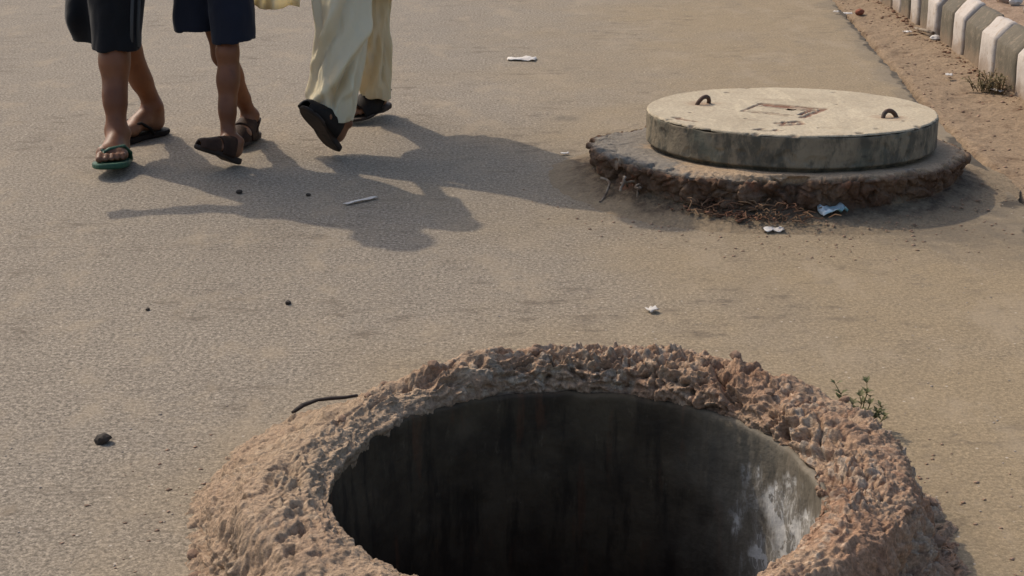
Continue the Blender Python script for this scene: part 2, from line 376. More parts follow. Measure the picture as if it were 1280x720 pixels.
def mat_kerb(name, c, c2, wear, wearc):
    m = M(name, .85, .25); v = m.pos
    base = m.mix(m.noise(9, 4), c, c2); base = m.mix(m.mr(m.noise(26, 6, rough=.72), *wear), base, wearc)
    z = m.math('ADD', m.sep()[2], m.math('MULTIPLY', m.math('SUBTRACT', m.noise(14, 4), .5), .14))
    base = m.mix(m.mr(z, .0, .10, .8, 0), base, (.215, .150, .098))
    b = m.bump(m.noise(70, 4, rough=.7), .004, .6); b = m.bump(m.noise(15, 3), .012, .4, b)
    return m.done(base, b)
def mat_plain(name, c, c2=None, rough=.9, spec=.25, scale=30, bump=.002, bs=120):
    m = M(name, rough, spec); c2 = c2 or tuple(k * .8 for k in c)
    return m.done(m.mix(m.mr(m.noise(scale, 4, m.obj), .35, .65), c, c2), m.bump(m.noise(bs, 3, m.obj), bump, .5))
def mat_skin():
    m = M('brown_skin', .52, .35)
    base = m.mix(m.mr(m.noise(7, 4, m.obj), .35, .65), (.180, .066, .026), (.130, .044, .018))
    z = m.sep()[2]
    base = m.mix(m.mr(m.math('ADD', z, m.math('MULTIPLY', m.noise(20, 4), .06)), .03, .18, .45, 0), base, (.25, .15, .09))
    base = m.mix(m.mr(m.noise(28, 5, m.obj, .7), .52, .70, 0, .4), base, (.095, .040, .020))
    m.b.inputs['Subsurface Weight'].default_value = .08; m.b.inputs['Subsurface Radius'].default_value = (.012, .005, .003)
    return m.done(base, m.bump(m.noise(160, 3, m.obj), .0015, .4))
def mat_cloth(name, c, c2, sc=400, thin=None):
    m = M(name, .85, .15); wv = m.noise(sc, 2, m.obj)
    base = m.mix(m.noise(5, 3, m.obj), c, c2)
    b = m.bump(wv, .0012, .5); b = m.bump(m.noise(14, 4, m.scale(m.obj, (1, 1, .4))), .012, .35, b)
    m.b.inputs['Sheen Weight'].default_value = .1
    r = m.done(base, b)
    if thin:
        tr_ = m.t.nodes.new('ShaderNodeBsdfTranslucent'); m._in(tr_.inputs['Color'], tuple(thin)); mx = m.t.nodes.new('ShaderNodeMixShader'); mx.inputs[0].default_value = .45
        m.t.links.new(m.b.outputs[0], mx.inputs[1]); m.t.links.new(tr_.outputs[0], mx.inputs[2]); m.t.links.new(mx.outputs[0], m.t.nodes['Material Output'].inputs['Surface'])
    return r

MT = dict(
    road=mat_road(), shoulder=mat_dirt('shoulder_dirt', (.200, .140, .088), (.255, .188, .124), (.140, .092, .058)),
    verge=mat_dirt('verge_dirt', (.235, .162, .110), (.275, .198, .140), (.165, .108, .072)),
    ground=mat_dirt('plain_dirt', (.27, .21, .145), (.25, .19, .13), (.20, .145, .095)),
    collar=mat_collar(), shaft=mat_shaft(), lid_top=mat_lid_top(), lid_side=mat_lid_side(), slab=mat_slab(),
    white=mat_kerb('white_kerb_paint', (.47, .42, .375), (.40, .352, .312), (.53, .64, 0, .75), (.34, .27, .21)),
    black=mat_kerb('worn_black_kerb_paint', (.088, .075, .055), (.13, .11, .08), (.52, .66, 0, .7), (.20, .16, .115)),
    iron=mat_plain('rusty_iron', (.052, .034, .026), (.09, .045, .028), .75, .4, 40),
    mud=mat_plain('wet_mud', (.018, .014, .011), (.012, .010, .008), .6, .3, 6, .02, 9),
    stone=mat_plain('loose_stone', (.30, .20, .14), (.22, .145, .10), .95, .15, 25, .006, 50),
    grey_stone=mat_plain('grey_stone', (.27, .23, .19), (.34, .29, .24), .95, .15, 25, .006, 50),
    dark_stone=mat_plain('tar_lump', (.022, .017, .014), (.04, .03, .022), .8, .3, 40, .006, 60),
    paper=mat_plain('crumpled_paper', (.58, .55, .51), (.46, .42, .38), .75, .3, 50, .002, 60),
    foil=mat_plain('silver_blue_wrapper', (.66, .70, .70), (.20, .42, .46), .35, .6, 22, .003, 80),
    clod=mat_plain('red_brown_clod', (.20, .105, .065), (.13, .07, .045), .95, .1, 20, .006, 60),
    straw=mat_plain('dry_straw', (.20, .125, .070), (.105, .050, .030), .9, .2, 12),
    twig=mat_plain('dark_twig', (.040, .028, .022), (.022, .016, .013), .8, .3, 60),
    wire=mat_plain('pale_root', (.27, .22, .165), (.10, .07, .05), .85, .2, 35),
    leaf=mat_plain('dusty_leaf', (.085, .095, .035), (.13, .115, .05), .75, .3, 60),
    drygrass=mat_plain('scrub_leaf', (.115, .098, .045), (.18, .125, .065), .8, .2, 30),
    skin=mat_skin(), hair=mat_plain('black_hair', (.012, .010, .009), (.02, .016, .014), .5, .5, 80, .003, 200),
    black_cloth=mat_cloth('black_cotton', (.007, .007, .008), (.010, .010, .012)),
    navy_cloth=mat_cloth('navy_cotton', (.009, .010, .017), (.012, .014, .023)),
    cream_cloth=mat_cloth('cream_cotton', (.83, .775, .61), (.80, .73, .545), thin=(.88, .77, .47)),
    shirt=mat_cloth('pale_shirt', (.52, .50, .46), (.46, .44, .40)), blue_shirt=mat_cloth('blue_shirt', (.20, .26, .36), (.17, .22, .31)),
    grey_trim=mat_cloth('grey_piping', (.07, .07, .07), (.055, .055, .055)),
    green_rubber=mat_plain('green_rubber', (.012, .055, .030), (.020, .085, .048), .55, .4, 30),
    dark_rubber=mat_plain('black_rubber', (.010, .008, .007), (.016, .012, .010), .75, .15, 30),
    brown_leather=mat_plain('dark_brown_leather', (.026, .013, .009), (.042, .022, .014), .72, .15, 25),
    sole=mat_plain('worn_dark_sole', (.020, .014, .011), (.042, .026, .018), .75, .3, 18, .004, 40),
    eye=mat_plain('eye_white', (.7, .66, .6), (.65, .6, .55), .3, .5), nail=mat_plain('toenail', (.36, .23, .17), (.32, .2, .15), .4, .4))

# ------------------------------------------------------------------ the setting
def edge_x(y):      # ragged right-hand edge of the asphalt
    y = np.asarray(y, float); p = np.stack([y * 0, y, y * 0 + 3.3], 1)
    b = np.interp(y, [-30, 4.5, 6.7, 7.5, 8.6, 9.5, 12, 120], [1.75, 1.62, 1.672, 1.732, 1.79, 1.843, 1.90, 2.0])
    return b + .022 * fbm(p * 3.1, 3, 5) + .016 * fbm(p * 13, 3, 9)
def holed_sheet(name, outer, z, hole_r, mat, thick, hole=(HX, HY)):
    bm = bmesh.new(); edges = []
    for loop in (outer, [(hole[0] + hole_r * math.cos(a), hole[1] + hole_r * math.sin(a)) for a in np.linspace(0, 2 * math.pi, 96, endpoint=False)]):
        vs_ = [bm.verts.new((x, y, z)) for x, y in loop]
        edges += [bm.edges.new((vs_[i], vs_[(i + 1) % len(vs_)])) for i in range(len(vs_))]
    bmesh.ops.triangle_fill(bm, edges=edges, use_beauty=True)
    for f in bm.faces:
        if f.normal.z < 0: f.normal_flip()
    bnd = [e for e in bm.edges if e.is_boundary]
    r = bmesh.ops.extrude_edge_only(bm, edges=bnd)
    for v in [g for g in r['geom'] if isinstance(g, bmesh.types.BMVert)]: v.co.z -= thick
    return tag(link(name, bm_mesh(name, bm), mat, smooth=False), kind='structure')
holed_sheet('ground', [(-3000, -3000), (3000, -3000), (3000, 3000), (-3000, 3000)], -.06, .60, MT['ground'], .05)
ys = np.concatenate([np.linspace(-30, 4, 30), np.arange(4.02, 14, .02), np.linspace(14.1, 120, 60)])
holed_sheet('road', [(-9, -30)] + list(zip(edge_x(ys), ys)) + [(-9, 120)], 0, .60, MT['road'], .07)

def dirt_strip(name, x0, x1, ys_, dx, zf, mat):
    xs = np.arange(x0, x1 + dx * .5, dx); X, Y = np.meshgrid(xs, ys_, indexing='ij')
    P = np.stack([X.ravel(), Y.ravel(), np.zeros(X.size)], 1); P[:, 2] = zf(P)
    return tag(link(name, np_mesh(name, P, grid_faces(len(xs), len(ys_))), mat), kind='structure')
ysd = np.concatenate([np.linspace(-30, 4.4, 40), np.arange(4.42, 11, .014), np.linspace(11.05, 120, 120)])
def zsh(P):
    q = P.copy(); q[:, 2] = 1.7
    rise = .022 * sm(1.85, 2.12, P[:, 0])
    lump = .012 * np.maximum(fbm(q * 9, 4, 3), -.4) + .006 * fbm(q * 32, 3, 8)
    dx_ = P[:, 0] - edge_x(P[:, 1]); dip = -.048 * np.exp(-(np.maximum(dx_ - .015, 0) / .026) ** 2)
    return -.016 + rise + lump * .8 + dip * (.45 + .9 * np.clip(fbm(q * 6, 2, 33) + .3, 0, 1))
dirt_strip('shoulder', 1.48, 2.30, ysd, .014, zsh, MT['shoulder'])
def zve(P):
    q = P.copy(); q[:, 2] = .6
    return .242 - .05 * np.exp(-((P[:, 0] - 2.2) / .03) ** 2) * np.clip(.5 + 1.4 * fbm(q * 5, 2, 29), 0, 1) + .014 * fbm(q * 4, 4, 21) + .008 * fbm(q * 22, 3, 22) + .03 * sm(2.3, 3.5, P[:, 0])
dirt_strip('verge', 2.200, 5.0, np.concatenate([np.linspace(-30, 5.9, 40), np.arange(6, 11, .03), np.linspace(11.1, 120, 120)]), .03, zve, MT['verge'])

# painted kerb: every stone a part
kerb = tag(empty('kerb', (2.11, 7.5, 0)), 'raised roadside kerb of alternating white and blackish painted stones', 'kerb')
kb = [6.10, 6.32, 6.575, 6.795, 7.13, 7.345, 7.655, 7.86, 8.11, 8.31, 8.55, 8.74, 8.945, 9.13]
y = kb[-1]
while y < 22:
    y += .225 + random.uniform(-.02, .02); kb.append(y)
lo = kb[0]
while lo > 1.5:
    lo -= .24; kb.insert(0, lo)
start_white = kb.index(6.575) % 2
def kerb_stone(k, y0, y1):
    L = y1 - y0; ny = 15; dark = (k % 2) != start_white
    prof = [(0, -.08), (0, .0), (.002, .06), (.0, .12), (.001, .176), (.006, .183), (.034, .213), (.063, .245), (.070, .249), (.088, .251), (.096, .246), (.098, -.08)]
    if dark: prof = [(x + .006, z - .004) for x, z in prof]
    V = []; tilt = random.uniform(-.03, .03); sh = random.uniform(-.012, .012)
    for i in range(ny):
        t = i / (ny - 1); e = (abs(t - .5) * 2) ** 22
        for x, z in prof: V.append((x + sh + tilt * (t - .5) * .2 + e * (.010 if x < .09 else -.006), (t - .5) * (L - .012), z * (1 + .5 * tilt) - (e * .010 if z > .15 else 0)))
    V = np.array(V); q = V.copy(); q[:, 1] += k * 1.7
    V[:, 0] += .0065 * fbm(q * 14, 4, 31) + .010 * np.minimum(0, .25 - np.maximum(perlin(q * 11, 36), .25)) * -1; V[:, 2] += .0045 * fbm(q * 14, 3, 47); V[:, 1] += .003 * fbm(q * 11, 2, 44)
    m_ = len(prof); me = np_mesh('kerb_stone', V, grid_faces(ny, m_))
    bm = bmesh.new(); bm.from_mesh(me); bm.verts.ensure_lookup_table()
    bm.faces.new([bm.verts[j] for j in range(m_)]); bm.faces.new([bm.verts[(ny - 1) * m_ + j] for j in range(m_)])
    bmesh.ops.recalc_face_normals(bm, faces=bm.faces); bm.to_mesh(me); bm.free()
    o = link('kerb_stone', me, MT['black' if dark else 'white'], kerb, smooth=False, loc=(0, (y0 + y1) / 2 - 7.5, 0))
for k in range(len(kb) - 1): kerb_stone(k, kb[k], kb[k + 1])

# ------------------------------------------------------------------ open manhole
man = tag(empty('open_manhole', (HX, HY, 0)), 'open uncovered manhole with broken reddish mortar collar in the foreground', 'manhole')
N, S = 1560, 260
th = np.linspace(0, 2 * np.pi, N, endpoint=False); deg = np.degrees(th)
per = lambda pts: np.interp(deg, [p[0] for p in pts] + [pts[0][0] + 360], [p[1] for p in pts] + [pts[0][1]])
Rin = per([(0, .436), (45, .445), (90, .455), (125, .444), (140, .433), (160, .430), (180, .430), (203, .428), (225, .412), (238, .398), (255, .394), (275, .402), (300, .420), (325, .425)])
Rout = per([(0, .685), (20, .715), (40, .79), (60, .775), (90, .735), (120, .80), (140, .83), (158, .76), (172, .685), (185, .655), (205, .66), (230, .70), (270, .72), (320, .69), (345, .675)])
Zt = per([(0, .165), (30, .186), (60, .204), (90, .206), (115, .194), (140, .170), (165, .164), (190, .162), (220, .15), (270, .15), (315, .158)])
rub = per([(0, .8), (40, 1.0), (90, 1.0), (118, 1.0), (138, .8), (158, .5), (172, .42), (182, .6), (215, .30), (235, .25), (290, .4), (320, .8)])
pl = per([(0, .60), (25, .645), (45, .66), (90, .60), (120, .58), (150, .56), (180, .585), (200, .60), (270, .60), (320, .59), (340, .575)])      # end of the plateau
wob = fbm(np.stack([np.cos(th) * 3, np.sin(th) * 3, th * 0], 1), 3, 2); wob2 = fbm(np.stack([np.cos(th) * 9, np.sin(th) * 9, th * 0], 1), 3, 12)
Rin = Rin + .010 * wob2 * (.5 + rub); Rout = Rout + .03 * wob + .02 * wob2; pl = pl + .02 * wob + .015 * wob2
keys = [(Rin + .035, .06 + 0 * th), (Rin + .008, .126 + 0 * th), (Rin + .001, np.minimum(.146, Zt - .020)), (Rin + .014, Zt - .02), (Rin + .042, Zt), ((Rin + pl) / 2 + .02, Zt + .004),
        (pl, Zt - .010), (pl + .018, Zt - .045), ((pl + Rout) / 2 + .005, .085 + 0 * th), (Rout - .012, .050 + 0 * th), (Rout + .004, .010 + 0 * th), (Rout + .04, -.006 + 0 * th), (Rout + .08, -.03 + 0 * th)]
blend = per([(0, 0), (40, .3), (60, .5), (90, .5), (120, 1), (140, .8), (158, .6), (172, .15), (190, 0), (270, 0)])
kr = np.stack([k[0] for k in keys], 1); kz = np.stack([k[1] for k in keys], 1)
# where the dust has drifted up the ring the outer side becomes a gentle ramp
for j in range(6, 11):
    t = (kr[:, j] - kr[:, 5]) / (kr[:, 11] - kr[:, 5]); ramp_z = Zt * (1 - t) ** 1.15
    kz[:, j] = kz[:, j] * (1 - blend) + ramp_z * blend
wts = np.array([.5, .4, .9, 1, 1.3, 1.3, .8, 1, 1, 1, .8, .4]); u = np.concatenate([[0], np.cumsum(wts)]); uu = np.linspace(0, u[-1], S)
seg = np.clip(np.searchsorted(u, uu, 'right') - 1, 0, len(keys) - 2); tt = (uu - u[seg]) / (u[seg + 1] - u[seg])
tt = tt
R = kr[:, seg] * (1 - tt) + kr[:, seg + 1] * tt; Z = kz[:, seg] * (1 - tt) + kz[:, seg + 1] * tt
ker = np.ones(9) / 9
for A in (R, Z):
    for i_ in range(2):
        pad = np.pad(A, ((0, 0), (4, 4)), 'edge'); A[:] = sum(pad[:, k:k + S] for k in range(9)) / 9
dR = np.gradient(R, axis=1); dZ = np.gradient(Z, axis=1); ln = np.sqrt(dR ** 2 + dZ ** 2) + 1e-9
nR, nZ = -dZ / ln, dR / ln
c, s_ = np.cos(th)[:, None], np.sin(th)[:, None]
P = np.stack([R * c, R * s_, Z], -1).reshape(-1, 3); Nn = np.stack([nR * c, nR * s_, nZ], -1).reshape(-1, 3)
rg = np.repeat(rub, S)
uN = np.tile(uu / u[-1], N)
inner = sm(.08, .20, uN) * (1 - sm(.34, .44, uN))           # crumbled inner face and lip
outer = sm(.5, .62, uN) * (1 - sm(.86, .97, uN))
thd = np.repeat(deg, S)
drift = np.repeat(blend, S)
amp = (rg * (1 - .85 * sm(.93, 1, uN)) + .45 * inner * (1 - sm(195, 215, thd) * (1 - sm(330, 350, thd))) + outer * .55 * (1 - .8 * drift)) * sm(.0, .12, uN)
q = P + .02 * np.stack([perlin(P * 20, 71), perlin(P * 20, 72), perlin(P * 20, 73)], 1)
f1, f2, cid = worley(q * 52, 4); lump = np.sqrt(np.maximum(0, .62 ** 2 - f1 ** 2)); has = (cid > .45).astype(np.float32)
g1, g2, gid = worley(q * 105, 6); lump2 = np.sqrt(np.maximum(0, .6 ** 2 - g1 ** 2)) * (gid > .25)
Wp = P + .030 * np.stack([fbm(P * 8, 3, 81), fbm(P * 8, 3, 82), fbm(P * 8, 3, 83)], 1)
def plates(sc, seed):
    c1, c2, ci = worley(Wp * sc, seed); ph = ci * 6.28; tilt = ((Wp * sc) * np.stack([np.cos(ph), np.sin(ph), np.cos(ph * 3.7)], 1)).sum(1)
    tri = np.abs((tilt * .55 + ci * 7) % 2 - 1) - .5          # each block leans its own way
    return (ci - .5), tri, c2 - c1
pa, ta, ea = plates(11, 9); pb, tb, eb = plates(27, 33)
block = .020 * pa * sm(.02, .12, ea) + .008 * ta - .016 * np.exp(-(ea / .07) ** 2) * sm(-.15, .2, perlin(P * 6, 88)) + .010 * pb * sm(.02, .14, eb) + .004 * tb - .009 * np.exp(-(eb / .09) ** 2) * sm(-.2, .2, perlin(P * 11, 89))
tang = np.stack([np.repeat(th, S) * .55 * 13, R.ravel() * 60, Z.ravel() * 60], 1)      # strands drawn out along the rim
str_ = 1 - np.abs(perlin(tang + 1.5 * fbm(P * 9, 2, 77)[:, None], 15)) * 2.4
rid = 1 - np.abs(perlin(P * 26, 14)) * 2.2
cav = sm(.14, .40, perlin(P * np.array([26, 26, 34]), 19)) * (.25 + .75 * sm(-.15, .3, perlin(P * 6, 23)))
cav2 = sm(.16, .40, perlin(P * np.array([50, 50, 75]), 29)) * sm(-.2, .15, perlin(P * 9, 31))
patch = .35 + .95 * sm(-.3, .35, fbm(P * 5.5, 3, 90)); lump *= sm(-.05, .25, fbm(P * 7, 2, 93)); lump2 = lump2 * sm(-.25, .2, fbm(P * 9, 2, 95))
strv = 1 - np.abs(perlin(P * np.array([24, 24, 60]) + .8 * fbm(P * 12, 2, 78)[:, None], 16)) * 2.3
d = .012 * fbm(P * 6, 3, 1) + .42 * block * sm(-.35, .3, fbm(P * 4.5, 2, 97)) + patch * (.0050 * fbm(P * 22, 3, 2, .6) + .0036 * lump * has + .0030 * lump2 + .0060 * fbm(P * 58, 4, 3, .66) - .026 * cav - .016 * cav2 + .004 * (strv - .4)) + .010 * (str_ - .4) * inner
calm = .006 * fbm(P * 9, 3, 41) + .20 * block * (1 - .8 * sm(.80, .95, uN)) + .0045 * fbm(P * 44, 4, 43, .65) + .004 * lump2 * (gid > .62) - .010 * cav * sm(.1, .4, fbm(P * 4, 2, 48) + .2)
near_ = sm(112, 130, np.repeat(deg, S)) * (1 - sm(335, 350, np.repeat(deg, S))) * (1 - sm(.24, .34, np.tile(uu / u[-1], N)))
D = amp * d + calm * sm(0, .1, uN) * (1 - sm(.94, 1, uN))
D = np.where(near_ > 0, np.maximum(D, D * (1 - near_) + (.002 + .007 * fbm(P * 34, 4, 63, .65) + .004 * fbm(P * 11, 2, 64) + .15 * block) * near_), D)
# rotted bites out of the lower right and lower left flanks
def bite(a0, r0, w_a, w_r, dep):
    da = (thd - a0 + 180) % 360 - 180; return dep * np.exp(-(da / w_a) ** 2 - ((R.ravel() - r0) / w_r) ** 2)
zcut = 0 + 0 + bite(128, .50, 6, .02, .03) + bite(145, .56, 5, .018, .025) + bite(202, .60, 6, .03, .03) + bite(8, .665, 7, .025, .04) + bite(-36, .63, 8, .04, .05) + bite(174, .515, 4, .02, .022) + bite(25, .585, 4, .02, .03) + bite(32, .73, 4, .03, .03)
da_ = (thd + 180) % 360 - 180; rN = R.ravel() + .014 * fbm(P * 13, 4, 57) + .006 * fbm(P * 40, 2, 58)
rg_ = np.interp(da_, [-50, -40, -30, -20, -10, 0, 15, 25], [.50, .515, .535, .56, .59, .625, .665, .69])
ledge = .062 * sm(0, .034, rN - rg_) * sm(-50, -36, da_) * (1 - sm(13, 24, da_)) * (.75 + .5 * fbm(P * 7, 2, 59))
rl_ = np.interp(thd, [168, 180, 190, 205, 220], [.665, .625, .585, .555, .55]); ledge += .050 * sm(0, .036, rN - rl_) * sm(170, 179, thd) * (1 - sm(205, 220, thd)) * (.75 + .5 * fbm(P * 8, 2, 60))
ledge = np.minimum(ledge, np.maximum(P[:, 2] - .012, 0))
rk_ = sm(.01, .04, ledge); D = D + rk_ * (1 - sm(.88, .97, uN)) * (.012 * lump * has + .007 * fbm(P * 24, 3, 65) - .018 * cav)
P = P + Nn * D[:, None]; P[:, 2] -= ledge
lk = (sm(.006, .03, ledge) * (1 - sm(.93, .99, uN)))[:, None]; P += lk * (.009 * np.stack([fbm(P * 24, 4, 201, .62), fbm(P * 24, 4, 202, .62), fbm(P * 24, 4, 203, .62)], 1) - .010 * Nn * sm(.1, .35, perlin(P * 34, 204))[:, None]); P[:, 2] -= zcut * (1 + .9 * fbm(P * 18, 3, 51))
me = np_mesh('collar', P, grid_faces(N, S, wrap=True))
attr(me, 'stone_id', np.where(lump > lump2 * .6, cid, gid)); attr(me, 'stone_mask', np.clip((lump * has * 2 + lump2) * amp, 0, 1))
dust = np.clip(.75 * sm(.3, 1.0, 1 - amp) * (1 - inner * .6) + .7 * sm(.90, 1.0, uN) + .6 * drift * sm(.35, .55, uN), 0, 1) * sm(-.35, .2, fbm(P * 6, 3, 61) + .12)
attr(me, 'dust', dust)
collar = link('collar', me, MT['collar'], man)

def lathe_wall(name, prof, n, disp, mat, parent):
    a = np.linspace(0, 2 * np.pi, n, endpoint=False); prof = np.array(prof); m_ = len(prof)
    V = np.zeros((n, m_, 3)); V[:, :, 0] = prof[:, 0] * np.cos(a)[:, None]; V[:, :, 1] = prof[:, 0] * np.sin(a)[:, None]; V[:, :, 2] = prof[:, 1]
    V = V.reshape(-1, 3); dv = disp(V); rr = np.linalg.norm(V[:, :2], axis=1, keepdims=True); V[:, :2] += V[:, :2] / np.maximum(rr, 1e-6) * dv[:, None]
    V[:, 2] += np.where(V[:, 2] > .1, .6 * dv + .006 * fbm(V * 14, 3, 3), 0)
    return link(name, np_mesh(name, V, grid_faces(n, m_, wrap=True, flip=False)), mat, parent)
pr = [(.440, z) for z in np.concatenate([np.linspace(-2.7, -.6, 24), np.linspace(-.58, .134, 70)])] + [(.4415, .138), (.445, .141), (.449, .142), (.454, .140), (.457, .132), (.459, .11), (.462, -.05)]
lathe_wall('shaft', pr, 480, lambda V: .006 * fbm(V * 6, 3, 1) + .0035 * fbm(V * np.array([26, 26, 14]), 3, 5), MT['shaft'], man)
bm = bmesh.new(); bmesh.ops.create_circle(bm, cap_ends=True, segments=64, radius=.46)
link('shaft_floor', bm_mesh('shaft_floor', bm), MT['mud'], man, loc=(0, 0, -2.6))
# larger broken lumps bedded in the collar
vcol = me.vertices
colP = P
def collar_z(x, y):
    dd = (colP[:, 0] - x) ** 2 + (colP[:, 1] - y) ** 2; i = np.argmin(dd); return float(colP[i, 2])
stones = [chunk(40 + k, 1, 2, .4, (1, .85, .75)) for k in range(6)]; stones = [bm_mesh('stone', b) for b in stones]
for k, (a, r, sz) in enumerate([(38, .50, .026), (52, .56, .024), (66, .52, .022), (80, .55, .026), (97, .52, .022), (108, .56, .028), (121, .52, .024), (24, .63, .028), (12, .55, .024),
        (2, .66, .034), (-8, .70, .030), (-16, .66, .026), (-12, .58, .022), (-28, .60, .026), (186, .67, .030), (193, .64, .024), (180, .685, .026), (150, .50, .018), (138, .53, .022), (88, .62, .020),
        (45, .70, .026), (33, .66, .022), (60, .64, .02), (15, .72, .028), (-30, .69, .03), (199, .67, .028), (74, .585, .018), (103, .60, .018), (115, .60, .02), (130, .57, .02)]):
    x, yv = r * math.cos(math.radians(a)), r * math.sin(math.radians(a))
    o = link('stone', stones[k % 6], MT['stone'], man, smooth=False, loc=(x, yv, collar_z(x, yv) + sz * .02)); sz *= .55
    o.scale = (sz, sz * random.uniform(.8, 1.1), sz * random.uniform(.7, 1)); o.rotation_euler = (random.uniform(-.5, .5), random.uniform(-.5, .5), random.uniform(0, 6))

# ------------------------------------------------------------------ covered manhole: ring slab below, lid above
slab = tag(empty('manhole_plinth', (LX, LY, 0)), 'crumbling low mortar plinth under the round concrete cover', 'plinth')
N2, S2 = 1000, 120
th = np.linspace(0, 2 * np.pi, N2, endpoint=False); deg = np.degrees(th)
Ro = per([(0, .585), (20, .57), (60, .55), (110, .55), (150, .60), (166, .675), (186, .685), (200, .665), (215, .655), (230, .64), (250, .595), (262, .565), (275, .572), (290, .570), (308, .565), (330, .580), (345, .592)])
th3 = np.stack([np.cos(th) * 3, np.sin(th) * 3, th * 0], 1)
Ro = Ro + .010 * fbm(th3 * 2, 3, 6) + .008 * fbm(th3 * 7, 3, 7)
zt = .112 - .046 * .55 * np.sin(th) + .005 * fbm(th3 * 1.3, 2, 8)
o1 = np.ones(N2)
notch = per([(0, 0), (225, 0), (236, .3), (246, .6), (258, 1), (264, .9), (270, .1), (280, 0)])
keys = [(.30 * o1, .095 * o1), (.44 * o1, zt - .006), (.53 * o1, zt + .002), (Ro - .025 - .02 * notch, zt - .012 * notch), (Ro - .004 - .03 * notch, zt - .012 - .02 * notch), (Ro - .022, .075 * o1), (Ro - .030, .034 * o1), (Ro + .03, .020 * o1), (Ro + .11, .003 * o1), (Ro + .17, -.006 * o1)]
kr = np.stack([k[0] for k in keys], 1); kz = np.stack([k[1] for k in keys], 1)
wts = np.array([.6, .8, 1.3, .6, 1.0, 1.0, .9, .9, .4]); u = np.concatenate([[0], np.cumsum(wts)]); uu = np.linspace(0, u[-1], S2)
seg = np.clip(np.searchsorted(u, uu, 'right') - 1, 0, len(keys) - 2); tt = (uu - u[seg]) / (u[seg + 1] - u[seg])
R = kr[:, seg] * (1 - tt) + kr[:, seg + 1] * tt; Z = kz[:, seg] * (1 - tt) + kz[:, seg + 1] * tt
dR = np.gradient(R, axis=1); dZ = np.gradient(Z, axis=1); ln = np.sqrt(dR ** 2 + dZ ** 2) + 1e-9
c, s_ = np.cos(th)[:, None], np.sin(th)[:, None]
P = np.stack([R * c, R * s_, Z], -1).reshape(-1, 3); Nn = np.stack([-dZ / ln * c, -dZ / ln * s_, dR / ln], -1).reshape(-1, 3)
uN = np.tile(uu / u[-1], N2); thd = np.repeat(deg, S2)
side = sm(.36, .43, uN) * (1 - sm(.68, .73, uN)); rough = np.interp(thd, [0, 200, 230, 245, 262, 270, 280, 360], [.6, .8, 1.1, 1.4, 1.4, .9, .6, .6])
f1, f2, cid = worley(P * 30, 4); lump = np.sqrt(np.maximum(0, .62 ** 2 - f1 ** 2)) * (cid > .4)
Wp = P + .03 * np.stack([fbm(P * 9, 3, 81), fbm(P * 9, 3, 82), fbm(P * 9, 3, 83)], 1); pa, ta, ea = plates(15, 19); pb, tb, eb = plates(34, 43); block2 = .016 * pa * sm(.02, .12, ea) + .006 * ta - .012 * np.exp(-(ea / .08) ** 2) + .008 * pb + .003 * tb
block2 *= sm(.22, .36, uN) * (1 - sm(.66, .72, uN))
d = block2 * (.5 + .5 * rough) + side * rough * (.012 * fbm(P * 9, 3, 3) + .016 * lump + .008 * fbm(P * 40, 3, 4) - .03 * sm(.18, .4, perlin(P * 16, 8))) + (1 - side) * (.006 * fbm(P * 10, 3, 13) + .004 * fbm(P * 45, 4, 15, .65)) * sm(.1, .2, uN) * (1 - .6 * sm(.85, 1, uN))
nz = np.repeat(notch, S2) * sm(.22, .42, uN) * (1 - sm(.62, .70, uN)); d += nz * (.016 * fbm(P * 26, 4, 17))
P += Nn * d[:, None]
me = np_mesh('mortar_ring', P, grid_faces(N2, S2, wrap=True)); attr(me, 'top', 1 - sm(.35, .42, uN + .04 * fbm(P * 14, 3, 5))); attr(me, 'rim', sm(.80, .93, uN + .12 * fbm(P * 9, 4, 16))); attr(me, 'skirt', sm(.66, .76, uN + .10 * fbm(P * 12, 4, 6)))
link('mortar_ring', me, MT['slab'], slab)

lid = tag(empty('manhole_cover', (LX, LY, .112)), 'thick round pale concrete manhole cover with two iron lifting loops', 'manhole cover')
lid.rotation_euler.x = -.046
RL, HL = .483, .120
nt, nr = 720, 150
a = np.linspace(0, 2 * np.pi, nt, endpoint=False); rr = np.concatenate([np.linspace(.02, RL - .008, nr - 4), [RL - .005, RL - .0025, RL - .0008, RL]])
X = np.outer(np.cos(a), rr); Y = np.outer(np.sin(a), rr); Zl = np.full_like(X, HL); Zl[:, -4:] -= np.array([.0, .0010, .003, .006]); edge_chip = np.maximum(0, fbm(np.stack([np.cos(a) * 22, np.sin(a) * 22, a * 0], 1), 3, 66) - .12) * .03; X[:, -4:] *= (1 - np.outer(edge_chip, [.2, .5, .8, 1])); Y[:, -4:] *= (1 - np.outer(edge_chip, [.2, .5, .8, 1]))
Pt = np.stack([X, Y, Zl], -1).reshape(-1, 3)
def segd(P, p0, p1):
    p0 = np.array(p0); v = np.array(p1) - p0; t = np.clip(((P[:, :2] - p0) @ v) / (v @ v), 0, 1); return np.linalg.norm(P[:, :2] - p0 - t[:, None] * v, axis=1)
A_, B_, C_, D_ = np.array([-.170, -.035]), np.array([-.079, .130]), np.array([.114, .014]), np.array([.012, -.158])
fr = [(A_, B_, .004), (B_, C_, .008), (C_, D_, .007), (A_ * .93 + D_ * .07, A_ * .25 + D_ * .75, .004)]
i1, i2 = A_ + .22 * (B_ - A_), D_ + .25 * (C_ - D_)
l1 = lambda t, s: A_ * (1 - t) * (1 - s) + D_ * t * (1 - s) + B_ * (1 - t) * s + C_ * t * s
fr += [(l1(.12, .80), l1(.90, .80), .007), (l1(.10, .66), l1(.88, .66), .004), (l1(.87, .25), l1(.87, .8), .005), (l1(.1, .1), l1(.8, .12), .003)]
